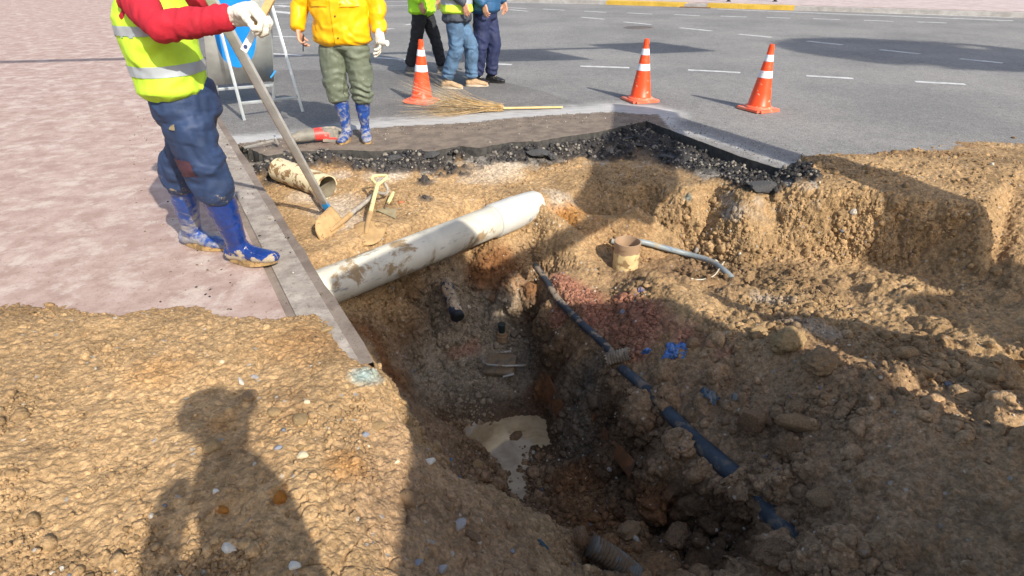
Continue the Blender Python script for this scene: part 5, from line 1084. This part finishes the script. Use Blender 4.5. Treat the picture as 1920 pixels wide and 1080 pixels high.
body.append([(*hipc, .11, .14), (chc[0], chc[1], 1.18, .10, .13), (chc[0], chc[1], 1.33, .11, .16), (chc[0], chc[1], 1.46, .08, .12), (chc[0] + .02, chc[1], 1.54, .058, .055)])
shl = [(chc[0] - .01, chc[1] + .17, 1.44), (chc[0] + .03, chc[1] - .16, 1.42)]
for i in (0, 1): body.append([(*shl[i], .05, .05), (*el[i], .038, .038), (*wr[i], .027, .024)])
body += head(t, (chc[0] + .03, chc[1], 1.665), R(80), (.8, .8, .78)); blob("body", body, .0065, SKIN, t, 2)
NQ = pmat("navy_quilted", (.022, .045, .115), .65, .2, 8, .3, 120, mud=.02, mudcol=(.26, .21, .15), mudscale=26, lowmud=(.42, .58, .13))
VL = pmat("vest_lime", (.55, .85, .05), .7, .06, 8, .2, 60); RDJ = pmat("red_knit", (.42, .010, .028), .85, .12, 9, .4, 160)
bt = [tuple(Vector(an[0]).lerp(Vector(kn[0]), .80)), rel((-1.575, 2.97, .475))]
boot(t, an[0], (1, -.30), bt[0], RBL2, s=1.10); boot(t, an[1], (1, -.22), bt[1], RBL, s=1.13, toeup=.15)
def trf(v, n):
    return folds(.017, 5, 51, (1, 1, 1.2), quilt=.085)(v, n)
L_ = [[(*hipc[:2], hipc[2] - .04, .15, .185), (*hipc[:2], hipc[2] + .05, .145, .18), (*hipc[:2], 1.03, .14, .17)]]
for i, (hy, kk, bb) in enumerate(((.10, kn[0], bt[0]), (-.09, kn[1], bt[1]))):
    h_ = Vector((hipc[0] + (-.03, .035)[i], hipc[1] + hy, hipc[2] - .05)); k_ = Vector(kk); b_ = Vector(bb)
    L_.append([(*h_, .12, .112), (*h_.lerp(k_, .5), .110, .102), (*k_, .104, .096), (*k_.lerp(b_, .5), .096, .09), (*(b_ + Vector((0, 0, .0))), .082, .082)])
tr = blob("trousers", L_, .009, NQ, t, 3, trf)
band_on(tr, "knee_patch", .60, .70, pmat("maroon_patch", (.075, .030, .045), .8), t, .004, lambda p: p[1] < -.06 and p[0] < .03)
band_on(tr, "star_badge", .845, .875, pmat("badge", (.30, .24, .14), .7), t, .006, lambda p: p[1] < -.1 and -.02 < p[0] < .01)
jr = [[(chc[0], chc[1], 1.03, .125, .165), (chc[0], chc[1], 1.2, .13, .17), (chc[0], chc[1], 1.35, .13, .19), (chc[0], chc[1], 1.46, .09, .13), (chc[0] + .01, chc[1], 1.52, .065, .065)]]
for i in (0, 1):
    a_, e_, w_ = Vector(shl[i]), Vector(el[i]), Vector(wr[i])
    jr.append([(*a_, .075, .075), (*a_.lerp(e_, .5), .068, .068), (*e_, .066, .066), (*e_.lerp(w_, .5), .060, .060), (*e_.lerp(w_, .9), .052, .050)])
blob("jumper", jr, .008, RDJ, t, 3, folds(.008, 8, 61, (2.6, 1, 1), bunch=None))
vz = blob("vest", [[(chc[0], chc[1], 1.015, .145, .185), (chc[0], chc[1], 1.2, .150, .19), (chc[0], chc[1], 1.34, .145, .20), (chc[0], chc[1], 1.44, .10, .16), (chc[0], chc[1], 1.49, .07, .10)]], .008, VL, t, 3, folds(.014, 4, 63, (1, 1, 1.6)))
band_on(vz, "reflective_band", 1.085, 1.145, RFL, t); band_on(vz, "reflective_band", 1.26, 1.31, RFL, t)
w_ = Vector(wr[1]); gd = Vector((.85, -.25, .12))
gl = hand_limbs(w_ + gd.normalized() * .01, gd, (0.1, -.25, -1), -1, 1.34, curl=(58, 66, 50), thumb=(25, 45)) + [[(*(w_ - gd.normalized() * .045), .038, .036), (*(w_ + gd.normalized() * .05), .046, .036), (*(w_ + gd.normalized() * .10), .044, .034)]]
blob("glove", gl, .0045, WG, t, 3, folds(.003, 26))
w0 = Vector(wr[0]); blob("glove", hand_limbs(w0, (.6, .2, .6), (.6, -.2, -.6), 1, 1.15, curl=(50, 60, 45)), .0055, WG, t, 3)
# what the gloved fist holds
fist = O_ + w_ + gd.normalized() * .115 + Vector((0, -.005, -.028))
rl = thing("folding_ruler", "white folding ruler with a yellow end in the red-sleeved worker's gloved fist", "ruler", fist); d0 = (PY(457, 96, 2.62) - fist); d1 = -d0.normalized() * .10
MB().bar(d0 * .38, d0 * 1.0, .030, .008, (0, -1, .2), .002).build("white_blade", pmat("white_lacquer", (.80, .80, .77), .4, .04, 14), rl); MB().bar(d0 * .05, d0 * .38, .031, .010, (0, -1, .2), .002).build("yellow_end", pmat("yellow_lacquer", (.72, .42, .03), .45), rl)
MB().bar(d1, d0 * .05, .030, .018, (0, -1, .2), .004).build("wooden_handle", pmat("handle_wood", (.52, .34, .14), .5, .2, 14), rl)
ce = d0 * .86; q_ = d0.normalized(); yy = Vector((0, -1, .2)); xx = q_.cross(yy).normalized(); nn = xx.cross(q_); 
MB().lathe([(0, 0), (.0085, 0), (.0085, .0012), (0, .0012)], 24, Matrix.Translation(ce + nn * (.0045 if nn.y < 0 else -.0045)) @ (nn if nn.y < 0 else -nn).to_track_quat('Z', 'Y').to_matrix().to_4x4()).build("round_mark", pmat("dark_blue_mark", (.04, .06, .16), .5), rl)
# ================================================================ MARKINGS, FAR KERB
MK = paving_mat("worn_white_paint", (.42, .43, .44), (.62, .63, .64), dustc=(.30, .30, .31), dthr=.54, sc=2)
def mark_line(name, segs, wd):
    m_ = MB()
    for x1, y1, x2, y2 in segs:
        a, b_ = P(x1, y1, .004), P(x2, y2, .004); s_ = (b_ - a).cross(Vector((0, 0, 1))).normalized() * wd / 2; k = max(2, int((b_ - a).length / .07)); v_ = []
        for q in range(k + 1):
            p = a.lerp(b_, q / k); j1, j2 = random.uniform(.86, 1.04), random.uniform(.86, 1.04); v_ += [p - s_ * j1, p + s_ * j2]
        m_.add(v_, [(2 * q, 2 * q + 1, 2 * q + 3, 2 * q + 2) for q in range(k)])
    o = m_.build(name, MK); tag(o, kind='structure')
mark_line("lane_marking", [(1088, 124, 1180, 127), (1290, 131, 1388, 136), (1512, 142, 1600, 147), (1716, 153, 1810, 158), (905, 119, 960, 121), (705, 108, 768, 112), (500, 100, 566, 104)], .13)
mark_line("lane_marking", [(955, 18, 990, 21), (1090, 32, 1133, 36), (1170, 41, 1221, 46), (1275, 52, 1335, 58), (1385, 64, 1448, 70), (1513, 77, 1580, 84), (1650, 93, 1725, 101), (1800, 110, 1880, 118)], .15)
mark_line("lane_marking", [(950, 14, 987, 16), (1018, 17, 1058, 19), (1096, 21, 1137, 23), (1176, 24, 1222, 26.5), (1265, 27, 1312, 29.5), (1351, 30, 1400, 32), (1437, 32.5, 1482, 34), (1524, 35, 1575, 36.5), (1620, 38, 1675, 40), (1720, 41, 1775, 43)], .15)
mark_line("lane_marking", [(500, 68, 560, 69), (760, 47, 783, 43), (920, 15, 932, 15.5), (715, 56, 738, 53), (480, 14, 810, 9), (480, 7, 570, 6.5), (560, 3, 860, 3)], .14)
mark_line("stop_line", [(860, 3, 1090, 7), (1090, 7, 1340, 14), (1340, 14, 1900, 33)], .16); mark_line("stop_line", [(1345, 17, 1900, 39)], .18)
mark_line("crossing_marking", [(500, 20, 560, 26), (520, 10, 560, 14), (1420, 13, 1900, 22), (1500, 10, 1900, 16)], .40)
m_ = MB(); mh = P(1198, 52, 0); t = thing("manhole_cover", "round rusty brown manhole cover set in the far lanes of the road", "manhole cover", mh)
MB().lathe([(0, .008), (.30, .008), (.31, .006), (.31, .001)], 48).build("lid", pmat("cast_iron", (.115, .095, .085), .7, .2, 9, .6, 40), t)
MB().lathe([(.315, .001), (.315, .009), (.36, .009), (.365, .002)], 48).build("rim", pmat("cast_rim", (.15, .13, .12), .7, .2, 9), t)
ka, kb = P(1178, 3, .12), P(1490, 12, .12); kd_ = (kb - ka).normalized(); kn_ = Vector((-kd_.y, kd_.x, 0)); kn_ = kn_ if kn_.y > 0 else -kn_
YK = paving_mat("yellow_kerb_paint", (.50, .33, .05), (.66, .44, .08), dustc=(.45, .38, .24), dthr=.6); GK = paving_mat("kerb_stone", (.30, .29, .28), (.42, .41, .40)); FP = paving_mat("far_pink_paving", (.40, .33, .32), (.52, .44, .43), dustc=(.5, .46, .44), dthr=.6)
def kstrip(name, s0_, s1_, o0, o1, z1, mat): 
    a = ka + kd_ * s0_; b_ = ka + kd_ * s1_; q = [a + kn_ * o0, b_ + kn_ * o0, b_ + kn_ * o1, a + kn_ * o1]; o = MB().prism([(p.x, p.y) for p in q], -.05, z1).build(name, mat); tag(o, kind='structure'); return o
Lk = (kb - ka).length
kstrip("far_kerb", -60, -.8, 0, .3, .12, GK); kstrip("far_kerb_yellow", -.8, Lk * .36, 0, .55, .123, YK); kstrip("far_kerb", Lk * .36 + .002, Lk * .50 - .002, 0, .3, .10, GK); kstrip("far_kerb_yellow", Lk * .50, Lk, 0, .55, .123, YK); kstrip("far_kerb", Lk + .002, 80, 0, .3, .12, GK); kstrip("far_pavement", -60, 80, .56, 9, .13, FP)
t = thing("drain_grate", "long rusty drain grate let into the far kerb between the yellow stretches", "drain grate", ka + kd_ * Lk * .43 + kn_ * -.12 - Vector((0, 0, .12))); t.rotation_euler = (0, 0, math.atan2(kd_.y, kd_.x)); g_ = MB(); RG = pmat("rust_grate", (.16, .09, .06), .8)
MB().box((0, -.11, .012), (1.0, .03, .016)).box((0, .11, .012), (1.0, .03, .016)).build("frame", RG, t)
for k in range(24): g_.box((-.47 + k * .041, 0, .012), (.014, .19, .012))
g_.build("bars", RG, t)
for px_, lb in ((1366, "left one of two thin black bollards on the far pavement"), (1453, "right one of two thin black bollards on the far pavement")):
    q = P(px_, 3, .13); t = thing("bollard", lb, "bollard", q, 0, "bollards on the far pavement"); BKM = pmat("bollard_black", (.03, .03, .035), .4)
    MB().lathe([(0, 0), (.055, 0), (.055, .80), (.05, .84), (.03, .87), (0, .88)], 20).build("post", BKM, t); MB().lathe([(.0555, .62), (.057, .62), (.057, .70), (.0555, .70)], 20).build("reflective_band", RFL, t); MB().lathe([(.055, 0), (.09, 0), (.09, .015), (.055, .02)], 20).build("foot_ring", BKM, t)

# ================================================================ LOOSE CRUMBS AND RUBBLE (uncountable)
def scatter(name, pos, nrm, size, cols, sub, mat, flat=.7, seed=3, nvar=14, facet=.8, smooth=True):
    rs = np.random.default_rng(seed); var = []
    for k in range(nvar):
        bm = bmesh.new(); bmesh.ops.create_icosphere(bm, subdivisions=sub, radius=1); p = np.array([v.co[:] for v in bm.verts]); f = np.array([[v.index for v in q.verts] for q in bm.faces]); bm.free()
        p = p * (1 + fbm(p + k * 5.1, 1.2, 2, k) * .28)[:, None] * rs.uniform(.65, 1.15, 3)
        for _ in range(5):
            pl = rs.normal(size=3); pl /= np.linalg.norm(pl); ov = np.clip(p @ pl - rs.uniform(.5, .8), 0, None); p = p - ov[:, None] * pl * facet
        var.append((p, f))
    n = len(pos); vi = rs.integers(0, nvar, n); an = rs.uniform(0, 2 * np.pi, n); VV = []; FF = []; CC = []; base = 0
    for k in range(nvar):
        sel = np.where(vi == k)[0]
        if not len(sel): continue
        p, f = var[k]; nn = nrm[sel] + rs.normal(size=(len(sel), 3)) * .35; nn /= np.linalg.norm(nn, axis=1)[:, None]
        rf = rs.normal(size=(len(sel), 3)); x = np.cross(nn, rf); x /= np.linalg.norm(x, axis=1)[:, None]; y = np.cross(nn, x)
        q = (p[None, :, 0, None] * x[:, None] + p[None, :, 1, None] * y[:, None] + p[None, :, 2, None] * nn[:, None] * flat) * size[sel][:, None, None] + pos[sel][:, None]
        VV.append(q.reshape(-1, 3)); FF.append((f[None] + (base + np.arange(len(sel)) * len(p))[:, None, None]).reshape(-1, 3)); CC.append(np.repeat(cols[sel], len(p), 0)); base += len(sel) * len(p)
    VV = np.concatenate(VV); FF = np.concatenate(FF); CC = np.concatenate(CC); me = mesh_np(name, VV, FF, smooth)
    a = me.attributes.new('col', 'FLOAT_COLOR', 'POINT'); a.data.foreach_set('color', np.concatenate([np.clip(CC, 0, 1), np.ones((len(CC), 1))], 1).ravel()); me.materials.append(mat)
    return link(bpy.data.objects.new(name, me))
fwd = Vn[:, 1] * math.cos(PITCH) - (Vn[:, 2] - CAM_H) * math.sin(PITCH); inview = (np.abs(Vn[:, 0]) < .92 * fwd + .1) & (Vn[:, 1] > .5) & (Vn[:, 1] < 7)
under = (Vn[:, 2] < -1.39) ; edgeN = np.array([EN.x, EN.y]); inpave = ((Vn[:, :2] - np.array([EDGE_A.x, EDGE_A.y])) @ edgeN > -.02) & (Vn[:, 2] < .02)
okv = inview & ~under & ~inpave
Nn = N
def pick(wt, n, sd_):
    w_ = np.where(okv, wt, 0).astype(float); w_ /= w_.sum(); return np.random.default_rng(sd_).choice(len(Vn), n, p=w_)
bedv = np.clip(fbm(V, 2.4, 4, 301) * 1.8 + .35, .02, 1.6); amt = bedv * (1 + 1.0 * nearh) * (1 - .75 * blackness) * (1 + 1.2 * np.clip(Vn[:, 2] < -.5, 0, 1))
def mk(name, wt, n, s0_, s1_, pw, sub, seed, sink=.15, palef=.03, smooth=True):
    ix = pick(wt, n, seed); rs = np.random.default_rng(seed + 1); sz = s0_ + (s1_ - s0_) * rs.random(n) ** pw; pos = Vn[ix] + N[ix] * (sz * (.35 - sink))[:, None]
    c_ = colr[ix] * rs.uniform(.72, 1.22, n)[:, None]; pl = rs.random(n) < palef; c_[pl] = np.stack([rs.uniform(.35, .7, pl.sum())] * 3, 1) * np.array([1, .93, .82]); bl = rs.random(n) < palef * .4; c_[bl] = np.array([.20, .22, .27])
    o = scatter(name, pos, N[ix], sz, c_, sub, SOIL, .75, seed + 2, smooth=smooth); tag(o, kind='stuff'); return o
o = mk("soil_crumbs", amt, 62000, .003, .014, 3.0, 1, 401, palef=.008, smooth=False); tag(o, "brown soil crumbs strewn over the heap and the pit walls", "soil crumbs")
o = mk("soil_clods", amt * (.3 + (Vn[:, 2] < -.45) * 1.2 + (Vn[:, 0] > .6) * .8), 8500, .008, .034, 3.2, 2, 501, sink=.3, palef=.012); tag(o, "brown clods lying loose on the heap and the trench banks", "soil clods")
o = mk("spoil_clods", (rightbank * (Vn[:, 2] > -1.1) * (Vn[:, 1] < 3.6) * 1.5 + (Vn[:, 2] < -.5) * .25) * bedv + 1e-6, 700, .018, .062, 2.6, 3, 551, sink=.35, palef=.0); tag(o, "large broken clods of spoil covering the right bank", "spoil clods")
ix = pick(blackness * (Vn[:, 2] > -.3), 6500, 601); rs = np.random.default_rng(602); sz = .004 + .024 * rs.random(len(ix)) ** 4
cb = np.where(rs.random(len(ix))[:, None] < .62, np.array([[.045, .045, .048]]), np.array([[.20, .185, .165]])) * rs.uniform(.6, 1.5, (len(ix), 1))
o = scatter("asphalt_rubble", Vn[ix] + N[ix] * sz[:, None] * .3, N[ix], sz, cb, 1, SOIL, .8, 611, smooth=False); tag(o, "black broken asphalt rubble along the far rim of the pit", "asphalt rubble", kind='stuff')
redness = np.clip((colr[:, 0] / np.maximum(colr[:, 1], .01) - 1.85) * 3, 0, 1) * (Vn[:, 2] < -.4) * (Vn[:, 0] > .3) * (Vn[:, 1] > 2.2)
o = mk("red_gravel", redness + 1e-9, 2600, .006, .018, 2.0, 2, 701, palef=0.0); tag(o, "reddish pink gravel on the right bank above the black pipe", "red gravel")
# grit and crumbs spilled on the edge of the road, the mud and the pavement
rs = np.random.default_rng(88); pp_ = []; cc_ = []; zz_ = []
for k in range(2600):
    r_ = rs.random()
    if r_ < .55: q = P(rs.uniform(440, 1200), 0, 0); x_ = rs.uniform(-2.7, 1.5); y_ = np.interp(x_, sx, sy) - abs(rs.normal()) * .28; z_ = .001
    elif r_ < .75: t_ = rs.uniform(.2, 6); o2_ = rs.uniform(.02, .9); q = EDGE_B - ED * t_ + EN * o2_; x_, y_, z_ = q.x, q.y, .022
    else: s_ = rs.uniform(-.1, 1.9); q = P(1212, 227, 0) + sd_dir * s_; n2 = Vector((-sd_dir.y, sd_dir.x, 0)); q = q + n2 * abs(rs.normal()) * .25; x_, y_, z_ = q.x, q.y, .001
    h = TB.ray_cast(Vector((x_, y_, 1.5)), Vector((0, 0, -1))); z_ = max(z_, h[0].z if h[0] is not None else z_)
    pp_.append((x_, y_, z_)); cc_.append([(.22, .18, .14), (.4, .33, .24), (.06, .06, .065), (.55, .52, .47)][rs.choice(4, p=[.4, .25, .25, .1])])
sz = .002 + .009 * rs.random(len(pp_)) ** 3
o = scatter("spilled_grit", np.array(pp_), np.tile([0, 0, 1.0], (len(pp_), 1)), sz, np.array(cc_), 1, SOIL, .7, 90, smooth=False); tag(o, "fine grit and crumbs spilled on the road edge and the pavement", "grit", kind='stuff')

# ================================================================ UNSEEN MACHINES AND PEOPLE, PLACED AND SHAPED TO SHADE THE PIT
MY = pmat("machine_yellow", (.62, .36, .03), .45, .1, 4, .1, 40, mud=.35); MK2 = pmat("machine_dark", (.04, .04, .045), .6, .2, 5, .2, 40, mud=.3); MB2 = pmat("truck_blue", (.04, .11, .26), .4, .1, 4, .1, 40, mud=.3); GL = pmat("cab_glass", (.05, .07, .08), .08)
t = thing("excavator", "yellow tracked excavator reaching over the pit beside the photographer", "excavator", (6.0, -1.3, 0)); o_ = Vector((6.0, -1.3, 0))
for s_ in (-.95, .95):
    MB().box((s_, 0, .42), (.5, 3.0, .8), None, .18).build("track", MK2, t)
MB().box((0, -.3, 1.45), (2.2, 2.6, .9), None, .08).build("body", MY, t); cb_ = MB().box((-.6, .55, 2.0), (.85, 1.3, 1.5), None, .08).build("cab", MY, t); MB().box((-1.03, .55, 2.2), (.02, .95, .8)).build("window", GL, cb_); MB().box((-.6, 1.21, 2.15), (.65, .02, 1.0)).build("window", GL, cb_)
foot_, midb, apex = Vector((5.24, .28, 1.7)) - o_, lift((2.75, 4.75, 0), 2.7) - o_, lift((1.55, 6.95, 0), 3.0) - o_
MB().bar(foot_, midb, .30, .5, (0, 0, 1), .02).build("boom", MY, t); MB().bar(midb, apex, .28, .42, (0, 0, 1), .02).build("boom", MY, t)
dend = lift((1.12, 4.3, 0), 2.45) - o_; MB().bar(apex + (apex - dend).normalized() * .15, dend, .44, .34, (0, 0, 1), .02).build("dipper", MY, t)
bm_ = MB(); MB().bar(dend, lift((.2, 3.2, 0), 2.4) - o_, .10, .12, (0, 0, 1), .01).build('link', MK2, t); wv = Vector((.61, .79, 0)); bc = lift((-.16, 2.96, 0), 2.35) - o_; dvv = Vector((.79, -.61, 0)); prof = [(-.50, .30), (-.55, -.05), (-.40, -.32), (-.10, -.42), (.25, -.36), (.50, -.15), (.58, .0), (.40, .30), (.0, .38)]
L2_ = [bc + dvv * a * .8 + Vector((0, 0, b_ * .8)) for a, b_ in prof]; bm_.add([p - wv * .58 for p in L2_] + [p + wv * .58 for p in L2_], [tuple(range(8, -1, -1)), tuple(range(9, 18))] + [(i, (i + 1) % 9, 9 + (i + 1) % 9, 9 + i) for i in range(9)]); bm_.build("bucket", MK2, t)
t = thing("shadow_truck", "blue tipper truck added out of view behind the photographer to shade the pit", "truck", (2.45, -2.2, 0))  # unseen truck, added and sized for the shade over the pit
MB().box((-.07, .2, 1.65), (1.70, 4.5, 1.5), None, .05).build("tipper_body", MB2, t); MB().box((0, 0, .75), (.9, 5.6, .25), None, .03).build("chassis", MK2, t); MB().box((0, -3.0, 1.4), (1.9, 1.5, 1.7), None, .12).build("cab", MB2, t)
for x_ in (-.8, .8):
    for y_ in (-2.9, .9): MB().tube([Vector((x_ - .13, y_, .45)), Vector((x_ + .13, y_, .45))], .45, 28).build("wheel", MK2, t)
def simple_person(label, loc, rz, wrs, els, coat, trs):
    an = [(-.11, .02, .09), (.11, .02, .09)]; kn = [(-.12, -.01, .5), (.12, -.01, .5)]
    t = person(label, loc, rz, dict(foot=an, knee=kn, elbow=els, wrist=wrs, hand=[dict(d=((0, -.3, 1), (1, 0, 0), -1)), dict(d=((0, -.3, 1), (-1, 0, 0), 1))] if wrs[0][2] > 1.7 else [hand_std(0), hand_std(1)], hat=(.8, .6, .1)))
    shoe(t, an[0], (-.1, -1), BLS, BLS, 1.05); shoe(t, an[1], (.1, -1), BLS, BLS, 1.05); trousers(t, (0, 0, .88), kn, [(an[0][0], an[0][1], .14), (an[1][0], an[1][1], .14)], trs); torso("jacket", t, .85, coat, dict(elbow=els, wrist=wrs), .056, .21, .135); return t
gz = zat(.08, -.42)
simple_person("unseen stand-in for the photographer in dark jacket and hard hat, posed for the shadow on the near heap", (.19, -.22, gz), R(128), [(-.06, .15, 1.56), (.22, .04, 1.0)], [(-.17, .34, 1.24), (.25, .02, 1.2)], DGJ, BLK)  # stands in for the photographer; pose shaped to cast the heap's shadow
simple_person("unseen person in a lime jacket added at the right to shade the bank", (3.2, .95, .0), R(-120), [(-.25, -.12, 1.0), (.26, -.14, 1.0)], [(-.27, .03, 1.2), (.27, -.02, 1.2)], HVG, NAV)  # unseen figure added to throw a shade band across the right bank
# overhead sign gantry whose shadow crosses the road
GS = pmat("gantry_steel", (.45, .47, .48), .4, .1, 5, .1, 40, metal=.6); HG = 6.0; a_, b_ = lift(P(490, 106, 0), HG), lift(P(1288, 86, 0), HG); bd = (b_ - a_).normalized(); pole = a_ - bd * 5.5
t = thing("sign_gantry", "tall steel gantry arm carrying traffic signs over the road", "sign gantry", (pole.x, pole.y, 0)); o_ = Vector((pole.x, pole.y, 0))
MB().tube([Vector((0, 0, 0)), Vector((0, 0, HG + .3))], [.16, .12], 20).build("pole", GS, t); MB().tube([pole - o_, b_ - o_], [.10, .06], 16).build("arm", GS, t)
c1_, c2_ = lift(P(800, 103, 0), HG), lift(P(1040, 98, 0), HG); MB().bar(c1_ - o_ - Vector((0, 0, .25)), c2_ - o_ - Vector((0, 0, .25)), .06, 1.0, (0, 0, 1), .005).build("sign_board", GS, t)
c1_, c2_ = lift(P(1150, 92, 0), HG), lift(P(1285, 87, 0), HG); MB().bar(c1_ - o_ - Vector((0, 0, .0)), c2_ - o_ - Vector((0, 0, .0)), .06, 1.1, (0, 0, 1), .005).build("sign_board", GS, t)
# unseen tree added to cast the soft shade at the right
tc = lift(P(1640, 88, 0), 13.0); t = thing("shadow_tree", "leafy tree added out of view behind the machines to shade the road", "tree", (tc.x + .4, tc.y - .6, 0)); bk_ = pmat("bark", (.12, .09, .065), .9, .3, 6, .6, 30)
MB().tube([Vector((0, 0, 0)), Vector((-.1, .1, 4)), Vector((-.3, .4, 8)), Vector((-.4, .6, 12.5))], [.28, .22, .15, .05], 16).build("trunk", bk_, t)
m_ = MB()
for k in range(9): a = k * 2.4; m_.tube([Vector((-.3, .4, 8.5 + k * .4)), Vector((-.3 + 1.0 * math.cos(a), .4 + 1.0 * math.sin(a), 10 + k * .4)), Vector((-.3 + 2.1 * math.cos(a), .4 + 2.1 * math.sin(a), 11 + k * .35))], [.08, .05, .02], 8)
m_.build("limbs", bk_, t)
rs = np.random.default_rng(5); n = 22000; q = rs.normal(size=(n, 3)); q /= np.linalg.norm(q, axis=1)[:, None]; q *= (rs.random(n) ** .4)[:, None] * np.array([2.2, 1.7, 1.2]); q = q[fbm(q, .8, 3, 3) > -.12] + np.array([-.4, .6, 13.0 - .6]); n = len(q)
u1 = rs.normal(size=(n, 3)); u1 /= np.linalg.norm(u1, axis=1)[:, None]; u2 = np.cross(u1, rs.normal(size=(n, 3))); u2 /= np.linalg.norm(u2, axis=1)[:, None]; s_ = rs.uniform(.05, .11, n)[:, None]
VV = np.stack([q - u1 * s_, q + u2 * s_ * .5, q + u1 * s_, q - u2 * s_ * .5], 1).reshape(-1, 3); FF = np.arange(n * 4).reshape(-1, 4); me = mesh_np("crown", VV, FF); me.materials.append(pmat("leaves", (.05, .09, .03), .6, .3, 3)); o = link(bpy.data.objects.new("crown", me), t)
